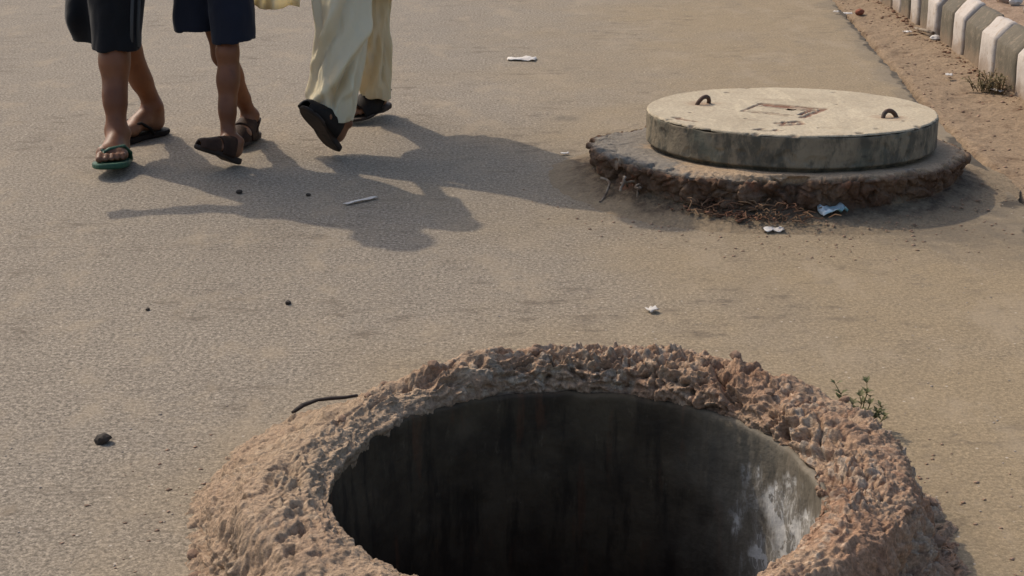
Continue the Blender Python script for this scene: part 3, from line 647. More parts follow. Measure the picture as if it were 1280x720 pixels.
for t0, t1 in ((.08, .2), (.24, .3), (.36, .5), (.55, .68), (.74, .82)): fr.append((l1(t0, .90), l1(t1, .92), .006))
fr += [((-.085, -.262), (-.012, -.232), .007), ((-.075, -.300), (-.008, -.272), .007), ((-.06, -.235), (-.072, -.285), .004), ((-.03, -.235), (-.035, -.285), .004), ((-.008, -.24), (-.004, -.27), .004),
       ((-.172, -.380), (-.150, -.362), .005), ((-.160, -.395), (-.138, -.402), .004), ((-.125, -.400), (-.105, -.378), .005), ((-.11, -.405), (-.09, -.395), .004),
       ((-.404, -.160), (-.390, -.178), .006), ((-.380, -.192), (-.368, -.208), .006), ((-.358, -.214), (-.345, -.226), .005), ((-.398, -.185), (-.39, -.16), .004)]
wv = Pt.copy(); wv[:, :2] += .006 * np.stack([perlin(Pt * 40, 1), perlin(Pt * 40, 2)], 1)
worn = .45 + .55 * sm(-.3, .05, fbm(Pt * 16, 3, 9))
gr = np.zeros(len(Pt))
for p0, p1, wd in fr: gr = np.maximum(gr, 1 - sm(wd * 1.1, wd * 2.3, segd(wv, p0, p1)))
gr *= worn
ch = np.zeros(len(Pt))
for ang, r_, sz in ((115, .40, .010), (-60, .42, .009), (-72, .46, .013), (-98, .478, .014), (-140, .475, .012), (-42, .475, .012), (60, .43, .008), (190, .35, .006), (-20, .30, .006), (225, .25, .007), (-112, .476, .010), (205, .47, .012), (100, .47, .010), (-85, .35, .005), (30, .2, .005), (-35, .40, .008)):
    cx, cy = r_ * math.cos(math.radians(ang)), r_ * math.sin(math.radians(ang)); ch = np.maximum(ch, 1 - sm(sz * .5, sz * 1.3, np.hypot(wv[:, 0] - cx, wv[:, 1] - cy)))
Pt[:, 2] += .0022 * fbm(Pt * 7, 3, 3) + .0008 * fbm(Pt * 40, 2, 4) - .0065 * gr - .007 * ch
me = np_mesh('lid_top', Pt, grid_faces(nt, nr, wrap=True, flip=True))
if me.polygons[nt].normal.z < 0: me.flip_normals()
attr(me, 'groove', gr); attr(me, 'chip', ch); link('lid_top', me, MT['lid_top'], lid)
pr = [(RL - .05, .0), (RL - .022, .0), (RL - .020, .010), (RL - .003, .014)] + [(RL + .001, z) for z in np.linspace(.018, HL - .012, 24)] + [(RL + .0002, HL - .0085), (RL - .0025, HL - .0085)]
lathe_wall('lid_side', pr, 720, lambda V: .003 * fbm(V * 9, 3, 7) * sm(.118, .10, V[:, 2]) - .004 * sm(.2, .4, perlin(V * 28, 9)) * sm(.118, .10, V[:, 2]), MT['lid_side'], lid)
for (cx, cy, ang, lean) in ((-.283, .113, 38, -.30), (.298, -.160, 28, .25)):
    bm = bmesh.new(); L = .029; dx, dy = math.cos(math.radians(ang)), math.sin(math.radians(ang)); pts = []
    for t in np.linspace(0, 1, 13):
        k = math.pi * t; off = -L * math.cos(k); hz = -.014 + (.040 if cx < 0 else .036) * math.sin(k) ** .8
        pts.append((cx + dx * off - dy * lean * 1.6 * max(hz, 0), cy + dy * off + dx * lean * max(hz, 0), HL + hz))
    tube(bm, pts, .0075, 8); link('lifting_loop', bm_mesh('lifting_loop', bm), MT['iron'], lid)

# ------------------------------------------------------------------ people
def foot_matrix(heel, d, pitch=0, roll=0):
    a = math.atan2(-d[0], d[1]); return np.array(Matrix.Translation(heel) @ Matrix.Rotation(a, 4, 'Z') @ Matrix.Rotation(math.radians(pitch), 4, 'X') @ Matrix.Rotation(math.radians(roll), 4, 'Y'))
def tf(Mx, p): return (Mx @ np.array([*p, 1.0]))[:3]
def foot_prims(Mx, L, side, t):      # side +1: left foot seen from above has its big toe on +x when toes point +y
    k = L / .24; T = lambda x, y, z: tf(Mx, (x * side * k, y * k, z * k + t)); r = lambda v: v * k
    o = [ell(T(0, .034, .032), (r(.030), r(.034), r(.034)), .02, Mx[:3, :3]), cone(T(0, .05, .075), T(.004, .13, .042), r(.034), r(.024), .03), cone(T(-.004, .05, .03), T(-.02, .16, .020), r(.026), r(.019), .03),
         cone(T(.028, .165, .024), T(-.034, .145, .018), r(.022), r(.016), .02), cone(T(.012, .1, .045), T(.024, .165, .026), r(.024), r(.02), .025)]
    for x, y0, y1, ra, rb in ((.030, .185, .228, .0145, .0125), (.010, .185, .226, .0105, .009), (-.008, .178, .216, .0098, .0084), (-.023, .168, .202, .0092, .008), (-.037, .155, .186, .0088, .0078)):
        o.append(cone(T(x, y0, .019), T(x * 1.04, (y0 + y1) / 2 + .004, .021), r(ra * .92), r(ra * .9), .006)); o.append(cone(T(x * 1.04, (y0 + y1) / 2 + .004, .020), T(x * 1.02, y1, .012), r(ra * .9), r(rb), .005))
    o += [ell(T(.030, .042, .088), (r(.012), r(.014), r(.016)), .015), ell(T(-.030, .038, .080), (r(.012), r(.014), r(.016)), .015)]
    return o
def hand_prims(wr, f, n, side, s, curl=.6):
    f = np.array(f, float); f /= np.linalg.norm(f); n = np.array(n, float); n -= (n @ f) * f; n /= np.linalg.norm(n); l = np.cross(n, f) * side; k = s
    W = np.array(wr, float); P_ = lambda a, b, c_: W + k * (a * f + b * l + c_ * n)
    o = [cone(P_(.0, 0, 0), P_(.04, 0, 0), .022 * k, .026 * k, .02), cone(P_(.03, .022, 0), P_(.082, .028, 0), .016 * k, .0125 * k, .015), cone(P_(.03, -.018, 0), P_(.076, -.026, 0), .016 * k, .0115 * k, .015), cone(P_(.03, 0, 0), P_(.084, 0, 0), .017 * k, .0125 * k, .015)]
    for b, L, r in ((.029, .068, .0088), (.010, .076, .009), (-.010, .070, .0086), (-.027, .054, .0078)):
        p = P_(.084, b, 0); ang = 0
        for j, (fr_, rr_) in enumerate(((.45, 1), (.32, .92), (.23, .84))):
            ang += curl * (.5 if j == 0 else .6); q_ = p + k * L * fr_ * (math.cos(ang) * f + math.sin(ang) * n)
            o.append(cone(p, q_, r * rr_ * k, r * rr_ * .92 * k, .004)); p = q_
    p = P_(.022, .026, .006); q_ = P_(.055, .048, .018); o.append(cone(p, q_, .013 * k, .0105 * k, .012)); o.append(cone(q_, P_(.084, .050, .026), .0102 * k, .0082 * k, .006))
    return o
def build_person(label, group, base, s, heading, hips, knees, ankles, feet, shirt_mat, arms, hair_long, lean=.02, slim=1.0):
    """feet: dict side -> (matrix, length, sole thickness); sides: 'L','R' """
    root = tag(empty('person', base), label, 'person', group)
    h = np.array([*heading, 0.0]); h /= np.linalg.norm(h); l = np.array([-h[1], h[0], 0]); up = np.array([0, 0, 1.0])
    RZ = np.stack([-l, h, up], 1)
    hc = (hips['L'] + hips['R']) / 2; pr_ = []
    for sd_ in 'LR':
        Mx, L, t = feet[sd_]; an = ankles[sd_]; kn = knees[sd_]; hp = hips[sd_]
        pr_ += foot_prims(Mx, L, 1 if sd_ == 'L' else -1, t)
        v = kn - an; bk = -h - (-h @ v) / (v @ v) * v; bk /= np.linalg.norm(bk)
        s0 = s; s = s * slim
        pr_ += [cone(an, an + .35 * v, .031 * s, .037 * s, .03), cone(an + .30 * v, an + .68 * v, .036 * s, .047 * s, .03), cone(an + .66 * v, kn, .046 * s, .046 * s, .03),
                cone(an + .48 * v + bk * .010 * s, an + .82 * v + bk * .020 * s, .030 * s, .042 * s, .03), cone(an - .08 * v + bk * .014, an + .25 * v + bk * .012, .016 * s, .018 * s, .03),
                ell(kn - bk * .017 * s, (.034 * s, .034 * s, .042 * s), .03), cone(kn, (kn + hp) / 2, .048 * s, .063 * s, .03), cone((kn + hp) / 2, hp, .063 * s, .078 * s, .04)]; s = s0
    ch_ = hc + up * .36 * s + h * lean; nk = ch_ + up * .20 * s + h * .01; hd = nk + up * .155 * s + h * .035 * s
    pr_ += [ell(hc + up * .03 * s, (.150 * s, .105 * s, .11 * s), .05, RZ), ell(hc + up * .17 * s + h * lean * .4, (.130 * s, .095 * s, .14 * s), .06, RZ), ell(ch_, (.160 * s, .110 * s, .18 * s), .06, RZ),
            cone(ch_ + up * .125 * s - l * .13 * s, ch_ + up * .125 * s + l * .13 * s, .052 * s, .052 * s, .05), cone(nk - up * .05 * s, nk + up * .07 * s + h * .015 * s, .052 * s, .048 * s, .03)]
    pr_ += [ell(hd + up * .02 * s - h * .005, (.076 * s, .094 * s, .098 * s), .02, RZ), ell(hd - up * .055 * s + h * .035 * s, (.056 * s, .058 * s, .055 * s), .03, RZ),
            cone(hd + up * .01 * s + h * .088 * s, hd - up * .028 * s + h * .104 * s, .009 * s, .014 * s, .012), ell(hd - up * .062 * s + h * .088 * s, (.024 * s, .010 * s, .007 * s), .006, RZ), ell(hd - up * .074 * s + h * .086 * s, (.020 * s, .010 * s, .007 * s), .006, RZ)]
    for sg in (-1, 1): pr_.append(ell(hd + l * sg * .077 * s - h * .005, (.012 * s, .02 * s, .03 * s), .01, RZ))
    sleeve = []
    for sd_, sg in (('L', 1), ('R', -1)):
        sh = ch_ + up * .125 * s + l * sg * .165 * s; el, wr = arms[sd_]
        pr_ += [cone(sh, el, .046 * s, .036 * s, .04), cone(el, el + (wr - el) * .35, .036 * s, .037 * s, .02), cone(el + (wr - el) * .3, wr, .036 * s, .023 * s, .02)]
        f = wr - el; pr_ += hand_prims(wr, f, -l * sg * .9 - h * .2, 1 if sd_ == 'R' else -1, s * .98)
        sleeve.append((sh, el, wr))
    pts = np.concatenate([[p[1] for p in pr_], [p[2] for p in pr_ if p[0] == 'c']]); lo_, hi_ = pts.min(0) - .13, pts.max(0) + .13; lo_[2] = -.02
    F = Field(lo_, hi_, .0048)
    for p in pr_: F.add(p)
    for sg in (-1, 1): F.add(ell(hd + up * .012 * s + h * .090 * s + l * sg * .032 * s, (.017 * s, .012 * s, .011 * s), .01, RZ), mode='s')
    link('body', F.mesh('body', base), MT['skin'], root)
    B = np.array(base)
    for sg in (-1, 1):
        bm = bmesh.new(); bmesh.ops.create_uvsphere(bm, u_segments=12, v_segments=8, radius=.012 * s); link('eye', bm_mesh('eye', bm), MT['eye'], root, loc=hd + up * .012 * s + h * .076 * s + l * sg * .032 * s - B)
    F = Field(hd - .2 * s, hd + .2 * s, .006); F.add(ell(hd + up * .030 * s - h * .012, (.085 * s, .102 * s, .102 * s), .01, RZ))
    if hair_long: F.add(cone(hd - h * .06 * s, hd - h * .10 * s - up * .15 * s, .06 * s, .035 * s, .04))
    F.d += (.010 * fbm(F.all_pts() * 30, 3, 3)).reshape(F.n).astype(np.float32)
    X, Y, Zp = F.pts((0, 0, 0), F.n); F.d = np.maximum(F.d, ((X - hd[0]) * h[0] + (Y - hd[1]) * h[1]) * .80 - (Zp - hd[2]) * .62 - .020 * s).astype(np.float32)
    link('hair', F.mesh('hair', base), MT['hair'], root)
    return root, dict(h=h, l=l, hc=hc, ch=ch_, nk=nk, sleeve=sleeve, RZ=RZ, hd=hd)
def garment(name, prims, mat, root, base, h=.006, t=.009, fold=0, fold_scale=(14, 14, 5), seed=1, cuts_all=()):
    """prims: list of (prim, cuts) ; a hollow cloth shell open at the cut planes"""
    pts = np.concatenate([[p[1] for p, _ in prims], [p[2] for p, _ in prims if p[0] == 'c']]); mr_ = .2
    F = Field(pts.min(0) - mr_, pts.max(0) + mr_, h); G = Field(pts.min(0) - mr_, pts.max(0) + mr_, h)
    for p, cu in prims: F.add(p, cu); G.add(p)
    if fold:
        Q = F.all_pts(); m_ = (np.abs(F.d.ravel()) < .06) | (np.abs(G.d.ravel()) < .06); nz_ = np.zeros(len(Q), np.float32)
        q_ = Q[m_]; nz_[m_] = fold * (1.2 * perlin(q_ * np.array(fold_scale), seed) + .6 * perlin(q_ * np.array(fold_scale) * 2.1, seed + 1) + .5 * (1 - 2 * np.abs(perlin((q_ @ np.array([[1, 0, .5], [0, 1, .3], [-.5, -.3, .6]])) * 13, seed + 2))))
        F.d += nz_.reshape(F.n); G.d += nz_.reshape(F.n)
    F.d = np.maximum(F.d, -(G.d + t))
    if cuts_all:
        X, Y, Zp = F.pts((0, 0, 0), F.n)
        for p0, nn in cuts_all: F.d = np.maximum(F.d, ((X - p0[0]) * nn[0] + (Y - p0[1]) * nn[1] + (Zp - p0[2]) * nn[2]).astype(np.float32))
    return link(name, F.mesh(name, base), mat, root)
def upper_prims(g, s, zbot, loose=.018, sleeve_frac=.55):
    up = np.array([0, 0, 1.0]); hc, ch_, h, l = g['hc'], g['ch'], g['h'], g['l']; neck = [(g['nk'] - up * .012 * s, (0, 0, 1))]; k = s
    o = [(ell(ch_, (.160 * k + loose, .110 * k + loose, .185 * k + loose), .06, g['RZ']), neck), (ell(hc + up * .17 * s, (.150 * k + loose, .112 * k + loose, .16 * k), .06, g['RZ']), ()),
         (ell(hc + up * .05 * s, (.162 * k + loose, .118 * k + loose, .13 * k), .06, g['RZ']), [(np.array([0, 0, zbot]), (0, 0, -1))]), (cone(ch_ + up * .125 * s - l * .13 * s, ch_ + up * .125 * s + l * .13 * s, .055 * k + loose * .6, .055 * k + loose * .6, .05), neck)]
    for sh, el, wr in g['sleeve']:
        if sleeve_frac <= 1: e = sh + (el - sh) * sleeve_frac * 1.15; n_ = (el - sh) / np.linalg.norm(el - sh); o.append((cone(sh, e, .054 * k + loose, .050 * k + loose, .04), [(sh + (el - sh) * sleeve_frac, n_)]))
        else:
            o.append((cone(sh, el, .052 * k + loose, .044 * k + loose, .04), ())); e = el + (wr - el) * .93; n_ = (wr - el) / np.linalg.norm(wr - el)
            o.append((cone(el, wr, .044 * k + loose, .034 * k + loose, .03), [(e, n_)]))
    return o
def sole_mesh(Mx, L, side, t, name, mat, parent, base, heel_t=None, pad=1.0):
    k = L / .24; half = [(0, -.012), (.024, -.006), (.036, .02), (.037, .06), (.035, .10), (.042, .14), (.050, .18), (.046, .215), (.030, .242), (.012, .250)]
    other = [(-.010, .246), (-.030, .228), (-.046, .195), (-.050, .16), (-.044, .12), (-.038, .08), (-.037, .04), (-.034, .012), (-.02, -.006)]
    ol = [(x * pad * side * k, y_ * k) for x, y_ in half + other]; n_ = len(ol)
    # smooth the outline
    o2 = []
    for i in range(n_):
        a_, b_, c_, d_ = [np.array(ol[(i + j) % n_]) for j in (-1, 0, 1, 2)]
        for tt_ in (0, .5): o2.append(.5 * (2 * b_ + (c_ - a_) * tt_ + (2 * a_ - 5 * b_ + 4 * c_ - d_) * tt_ ** 2 + (3 * b_ - a_ - 3 * c_ + d_) * tt_ ** 3))
    bm = bmesh.new(); cen = np.mean(o2, 0)
    def ring(sc, z): return [bm.verts.new(Vector(tf(Mx, (*(cen + (p - cen) * sc), z(p[1] / k) if callable(z) else z))) - Vector(base)) for p in o2]
    zb = (lambda yy: 0.0) if heel_t is None else (lambda yy: 0.0 if yy < .075 else min(heel_t, (yy - .075) * .6))
    rs = [ring(.90, zb), ring(.98, lambda yy: zb(yy) + .003), ring(1.0, lambda yy: zb(yy) + .007), ring(1.0, t - .004), ring(.98, t), ring(.6, t)]
    for A, Bq in zip(rs, rs[1:]):
        for i in range(len(o2)): bm.faces.new((A[i], A[(i + 1) % len(o2)], Bq[(i + 1) % len(o2)], Bq[i]))
    bm.faces.new(rs[0]); bm.faces.new(rs[-1])
    return link(name, bm_mesh(name, bm), mat, parent, smooth=False)
def strap_arch(Mx, L, side, t, rows, name, mat, parent, base, thick=.006, amax=90):
    """rows: (y, half width, height) from the toe end back"""
    k = L / .24; nu, nv = 4 * (len(rows) - 1) + 1, 19; V = []
    for i in range(nu):
        a_ = i / (nu - 1) * (len(rows) - 1); i0 = min(int(a_), len(rows) - 2); f_ = a_ - i0; f_ = f_ * f_ * (3 - 2 * f_) * .5 + f_ * .5
        y_, w_, hh = [rows[i0][q_] * (1 - f_) + rows[i0 + 1][q_] * f_ for q_ in range(3)]
        for j in range(nv):
            b_ = math.radians(-amax + 2 * amax * j / (nv - 1))
            V.append(tf(Mx, (math.sin(b_) * w_ * side * k, y_ * k, t + max(math.cos(b_), 0) ** .75 * hh * k)) - np.array(base))
    me = np_mesh(name, V, grid_faces(nu, nv)); bm = bmesh.new(); bm.from_mesh(me); bmesh.ops.recalc_face_normals(bm, faces=bm.faces); bmesh.ops.solidify(bm, geom=bm.faces, thickness=thick); bmesh.ops.recalc_face_normals(bm, faces=bm.faces); bm.to_mesh(me); bm.free()
    return link(name, me, mat, parent)
def thong(Mx, L, side, t, mat, parent, base, r=.007):
    k = L / .24; T = lambda x, y, z: Vector(tf(Mx, (x * side * k, y * k, z * k + t))) - Vector(base); bm = bmesh.new()
    for sg in (1, -1):
        tube(bm, [T(sg * .044, .085, -.004), T(sg * .047, .10, .022), T(sg * .036 + .002, .135, .046), T(.018 + sg * .012, .175, .042), T(.020, .196, .034)], [r, r * 1.15, r * 1.3, r * 1.1, r * .8], 8, .55)
    tube(bm, [T(.020, .196, .036), T(.020, .204, .016), T(.020, .205, -.004)], r * .6, 8)
    return link('strap', bm_mesh('strap', bm), mat, parent)
A3 = lambda *v: np.array(v, float)
GROUP = 'pedestrians walking along the road'
# --- person in black shorts, green flip-flops
b1 = (-1.40, 5.86, 0); t1 = .020
F1 = dict(L=(foot_matrix((-1.378, 5.63, .002), (.04, -1), 7), .245, t1), R=(foot_matrix((-1.318, 6.065, .002), (-.62, -.78), 0), .245, t1))
hips = dict(L=A3(-1.355, 5.80, .83), R=A3(-1.490, 5.88, .83)); knees = dict(L=A3(-1.392, 5.700, .465), R=A3(-1.432, 5.865, .470)); ank = dict(L=A3(-1.382, 5.590, .112), R=A3(-1.345, 6.030, .112))
arms = dict(L=(A3(-1.20, 5.98, 1.02), A3(-1.16, 6.10, .80)), R=(A3(-1.665, 5.72, 1.00), A3(-1.74, 5.52, .80)))
p1, g = build_person('pedestrian in black knee length shorts and green flip-flops, leftmost of the three', None, b1, 1.0, (-.42, -.91), hips, knees, ank, F1, MT['shirt'], arms, False)
hemz = .388; hp = lambda z, n=(0, 0, -1): [(A3(0, 0, z), n)]
up_ = A3(0, 0, 1)
sh1 = [(cone(A3(-1.388, 5.695, .34), A3(-1.375, 5.77, .80), .088, .112, .03), hp(hemz)), (cone(A3(-1.468, 5.845, .34), A3(-1.485, 5.87, .80), .098, .122, .03), hp(hemz + .005)), (ell(g['hc'] + up_ * .02, (.175, .135, .13), .05, g['RZ']), [(g['hc'] + up_ * .10, (0, 0, 1))]),
       (ell(A3(-1.535, 5.79, .49), (.042, .06, .075), .03), ())]
o = garment('shorts', sh1, MT['black_cloth'], p1, b1, .0055, .010, .010, (12, 12, 5), 5)
bm = bmesh.new()
for dx_ in (0, .022): tube(bm, [(-1.320 + dx_ * .8 - b1[0], 5.648 + dx_ - b1[1], .40), (-1.312 + dx_ * .8 - b1[0], 5.650 + dx_ - b1[1], .50), (-1.300 + dx_ * .8 - b1[0], 5.672 + dx_ - b1[1], .65)], .006, 6)
link('side_stripe', bm_mesh('side_stripe', bm), MT['grey_trim'], p1)
garment('shirt', upper_prims(g, 1.0, .78, .022), MT['shirt'], p1, b1, .009, .012, .006, seed=9)
for sd_, sg in (('L', 1), ('R', -1)):
    Mx, L, t = F1[sd_]; so_ = sole_mesh(Mx, L * 1.06, sg, t, 'flip_flop', MT['green_rubber'] if sd_ == 'L' else MT['dark_rubber'], p1, b1, pad=1.12); thong(Mx, L, sg, t, MT['green_rubber'] if sd_ == 'L' else MT['dark_rubber'], so_, b1, .0085)
# --- person in navy shorts, dark brown sandals
b2 = (-1.03, 5.75, 0); t2 = .022
F2 = dict(L=(foot_matrix((-.962, 5.560, .006), (-.66, -.75), 25), .172, t2), R=(foot_matrix((-.962, 5.985, .004), (-.25, -.97), 0), .195, t2))
hips = dict(L=A3(-.985, 5.755, .66), R=A3(-1.105, 5.81, .66)); knees = dict(L=A3(-.985, 5.640, .385), R=A3(-1.030, 5.795, .350)); ank = dict(L=A3(-.992, 5.572, .106), R=A3(-.972, 5.942, .095))
arms = dict(L=(A3(-.86, 5.88, .83), A3(-.83, 5.98, .66)), R=(A3(-1.245, 5.76, .83), A3(-1.28, 5.62, .68)))
p2, g = build_person('pedestrian in navy shorts and dark brown sandals, in the middle of the three', None, b2, .80, (-.42, -.91), hips, knees, ank, F2, MT['blue_shirt'], arms, False, slim=.86)
sh2 = [(cone(A3(-.966, 5.648, .37), A3(-.985, 5.74, .66), .078, .090, .02), [(A3(-.966, 5.648, .418), (.10, 0, -1))]), (cone(A3(-1.110, 5.775, .37), A3(-1.10, 5.81, .66), .086, .090, .02), hp(.437)), (ell(g['hc'] + up_ * .02, (.145, .115, .11), .05, g['RZ']), [(g['hc'] + up_ * .08, (0, 0, 1))])]
garment('shorts', sh2, MT['navy_cloth'], p2, b2, .0055, .010, .009, (13, 13, 5), 15)
garment('shirt', upper_prims(g, .80, .62, .020), MT['blue_shirt'], p2, b2, .009, .012, .005, seed=19)
for sd_, sg in (('L', 1), ('R', -1)):
    Mx, L, t = F2[sd_]; so_ = sole_mesh(Mx, L * 1.06, sg, t, 'sandal', MT['sole'], p2, b2, pad=1.08, heel_t=.006)
    strap_arch(Mx, L, sg, t - .006, [(.262, .020, .030), (.246, .045, .046), (.20, .056, .060), (.165, .057, .074)], 'upper', MT['brown_leather'], so_, b2, .005, 98)
    strap_arch(Mx, L, sg, t - .006, [(.150, .057, .080), (.11, .055, .094), (.065, .051, .110)], 'upper', MT['brown_leather'], so_, b2, .006, 98)
    if sd_ == 'R':
        k = L / .24; T = lambda x, y_, z: Vector(tf(Mx, (x * sg * k, y_ * k, z * k + t))) - Vector(b2); bm = bmesh.new(); tube(bm, [T(.045, .10, .02), T(.042, .05, .055), T(.026, .0, .062), T(0, -.010, .064), T(-.026, .0, .062), T(-.042, .05, .055), T(-.046, .10, .02)], .0085, 8, .5)
        link('ankle_strap', bm_mesh('ankle_strap', bm), MT['brown_leather'], so_)
# --- person in loose cream trousers and tunic, black sandals
b3 = (-.62, 6.0, 0); t3 = .020
F3 = dict(R=(foot_matrix((-.640, 5.715, .020), (-.52, -.85), 46, -10), .225, t3), L=(foot_matrix((-.500, 6.40, .03), (-.55, -.83), -6), .225, t3))
hips = dict(R=A3(-.665, 6.0, .80), L=A3(-.505, 5.985, .80)); knees = dict(R=A3(-.598, 5.835, .46), L=A3(-.545, 6.11, .44)); ank = dict(R=A3(-.640, 5.745, .135), L=A3(-.522, 6.355, .115))
arms = dict(L=(A3(-.36, 5.88, .99), A3(-.375, 5.70, .86)), R=(A3(-.80, 6.20, .98), A3(-.78, 6.40, .80)))
p3, g = build_person('pedestrian in loose cream trousers and tunic with black sandals, rightmost of the three', None, b3, .96, (-.3, -.95), hips, knees, ank, F3, MT['cream_cloth'], arms, True)
n1 = A3(-.25, -.35, -.9); n1 /= np.linalg.norm(n1)
def trouser_leg(axis, rad, hem_fn, seed, creases, nu=200, nv=150):
    """axis: points from hem to waist, rad: (rx, ry) along it; creases: (angle at hem, angle at top, v0, v1, depth, width)"""
    axis = np.array(axis); rad = np.array(rad); tv = np.linspace(0, 1, nv); tk = np.linspace(0, 1, len(axis))
    C_ = np.stack([np.interp(tv, tk, axis[:, k]) for k in range(3)], 1); Rr = np.stack([np.interp(tv, tk, rad[:, k]) for k in range(2)], 1)
    for _ in range(8): C_[1:-1] = (C_[:-2] + 2 * C_[1:-1] + C_[2:]) / 4; Rr[1:-1] = (Rr[:-2] + 2 * Rr[1:-1] + Rr[2:]) / 4
    an_ = np.linspace(0, 2 * np.pi, nu, endpoint=False); AA, VV = np.meshgrid(an_, tv, indexing='ij')
    dsp = np.zeros_like(AA)
    for a0, a1, v0, v1, dp, wd in creases:
        t_ = np.clip((VV - v0) / (v1 - v0), 0, 1); ac = np.radians(a0 + (a1 - a0) * t_); dd = (AA - ac + np.pi) % (2 * np.pi) - np.pi; q_ = np.degrees(dd) / wd
        env = sm(v0 - .03, v0 + .06, VV) * (1 - sm(v1 - .08, v1 + .03, VV)); dsp += 1.6 * dp * env * (np.exp(-q_ ** 2) - .7 * np.exp(-(q_ - 1.5) ** 2))
    pn = np.stack([np.cos(AA) * .9, np.sin(AA) * .9, VV * 2.2 + .35 * AA], -1).reshape(-1, 3)
    dsp += .007 * fbm(pn * 2.2, 3, seed).reshape(AA.shape) + .006 * (1 - 2 * np.abs(perlin(pn * np.array([3.2, 3.2, 1.6]) + 5, seed + 3))).reshape(AA.shape)
    X = C_[None, :, 0] + (Rr[None, :, 0] + dsp) * np.cos(AA); Y = C_[None, :, 1] + (Rr[None, :, 1] + dsp) * np.sin(AA); Zz = C_[None, :, 2] + hem_fn(AA) * (1 - sm(0, .35, VV)) + .004 * np.sin(5 * AA + seed) * (1 - sm(0, .1, VV))
    return np.stack([X, Y, Zz], -1).reshape(-1, 3), grid_faces(nu, nv, wrap=True)
Va, Fa = trouser_leg([(-.656, 5.728, .138), (-.622, 5.766, .27), (-.594, 5.815, .44), (-.612, 5.89, .62), (-.640, 5.98, .86)], [(.084, .092), (.080, .092), (.086, .092), (.098, .104), (.118, .125)],
    lambda A: .016 * np.cos(A - math.radians(215)) - .002, 3, [(215, 330, .02, .55, .016, 15), (250, 285, .0, .40, .014, 11), (300, 350, .15, .75, .013, 13), (195, 260, .30, .62, .012, 10), (330, 300, .0, .30, .012, 10), (230, 320, .45, .95, .013, 14), (180, 200, .1, .7, .010, 12), (275, 245, .05, .28, .009, 8), (60, 90, .1, .8, .01, 15)])
Vb, Fb = trouser_leg([(-.535, 6.325, .085), (-.532, 6.25, .24), (-.540, 6.12, .44), (-.530, 6.05, .62), (-.515, 5.985, .86)], [(.055, .070), (.058, .072), (.078, .086), (.098, .104), (.118, .125)],
    lambda A: .012 * np.cos(A - math.radians(215)), 8, [(210, 300, .02, .5, .012, 15), (280, 330, .1, .6, .011, 12), (330, 350, .0, .4, .010, 11), (250, 230, .3, .8, .01, 12)])
me = np_mesh('trousers', np.concatenate([Va, Vb]) - np.array(b3), np.concatenate([Fa, Fb + len(Va)]))
bm = bmesh.new(); bm.from_mesh(me); bmesh.ops.recalc_face_normals(bm, faces=bm.faces); bmesh.ops.solidify(bm, geom=bm.faces, thickness=.003); bmesh.ops.recalc_face_normals(bm, faces=bm.faces); bm.to_mesh(me); bm.free()
link('trousers', me, MT['cream_cloth'], p3)
tu = upper_prims(g, .96, .545, .026, 1.3)
tu += [(cone(g['hc'] + up_ * .12, g['hc'] - up_ * .30 + A3(.02, .05, 0), .155, .195, .06), [(A3(-.6, 5.9, .53), (0, -.12, -1))])]
garment('tunic', tu, MT['cream_cloth'], p3, b3, .009, .012, .010, (9, 9, 4), 35)
def cloth_sheet(name, rows, mat, parent, base, thick=.0035, seed=0, amp=.012):
    rows = [np.array(r, float) for r in rows]; nu, nv = 26, 22; V = []
    for i in range(nu):
        a_ = i / (nu - 1) * (len(rows) - 1); i0 = min(int(a_), len(rows) - 2); f_ = a_ - i0
        for j in range(nv):
            b_ = j / (nv - 1) * (len(rows[0]) - 1); j0 = min(int(b_), len(rows[0]) - 2); e_ = b_ - j0
            r = lambda q_: q_[j0] * (1 - e_) + q_[j0 + 1] * e_
            V.append(r(rows[i0]) * (1 - f_) + r(rows[i0 + 1]) * f_)
    V = np.array(V); gN = fbm(V * np.array([26, 14, 4]), 3, seed); V[:, 1] += amp * gN * 2.2; V[:, 2] += .8 * amp * fbm(V * np.array([22, 5, 0]), 3, seed + 7); V[:, 0] += amp * .5 * fbm(V * 9, 2, seed + 4); V -= np.array(base)
    me = np_mesh(name, V, grid_faces(nu, nv)); bm = bmesh.new(); bm.from_mesh(me); bmesh.ops.solidify(bm, geom=bm.faces, thickness=thick); bmesh.ops.recalc_face_normals(bm, faces=bm.faces); bm.to_mesh(me); bm.free()
    return link(name, me, mat, parent)
cloth_sheet('tunic_flap', [[(-.56, 6.12, .70), (-.47, 6.12, .70), (-.42, 6.14, .70)], [(-.555, 6.13, .52), (-.48, 6.12, .52), (-.445, 6.16, .52)], [(-.535, 6.14, .395), (-.505, 6.13, .382), (-.470, 6.17, .392)]], MT['cream_cloth'], p3, b3, seed=3)
cloth_sheet('scarf', [[(-.76, 6.02, 1.12), (-.72, 5.92, 1.12), (-.68, 5.86, 1.10)], [(-.86, 5.90, .80), (-.80, 5.86, .80), (-.73, 5.86, .80)], [(-.925, 5.84, .515), (-.85, 5.82, .505), (-.755, 5.84, .512)]], MT['cream_cloth'], p3, b3, seed=8, amp=.016)
cloth_sheet('scarf', [[(-.74, 6.12, 1.20), (-.60, 6.14, 1.22), (-.46, 6.12, 1.20)], [(-.78, 6.34, .95), (-.62, 6.36, .95), (-.46, 6.32, .95)], [(-.80, 6.52, .70), (-.64, 6.52, .69), (-.50, 6.48, .70)]], MT['cream_cloth'], p3, b3, seed=12, amp=.02)
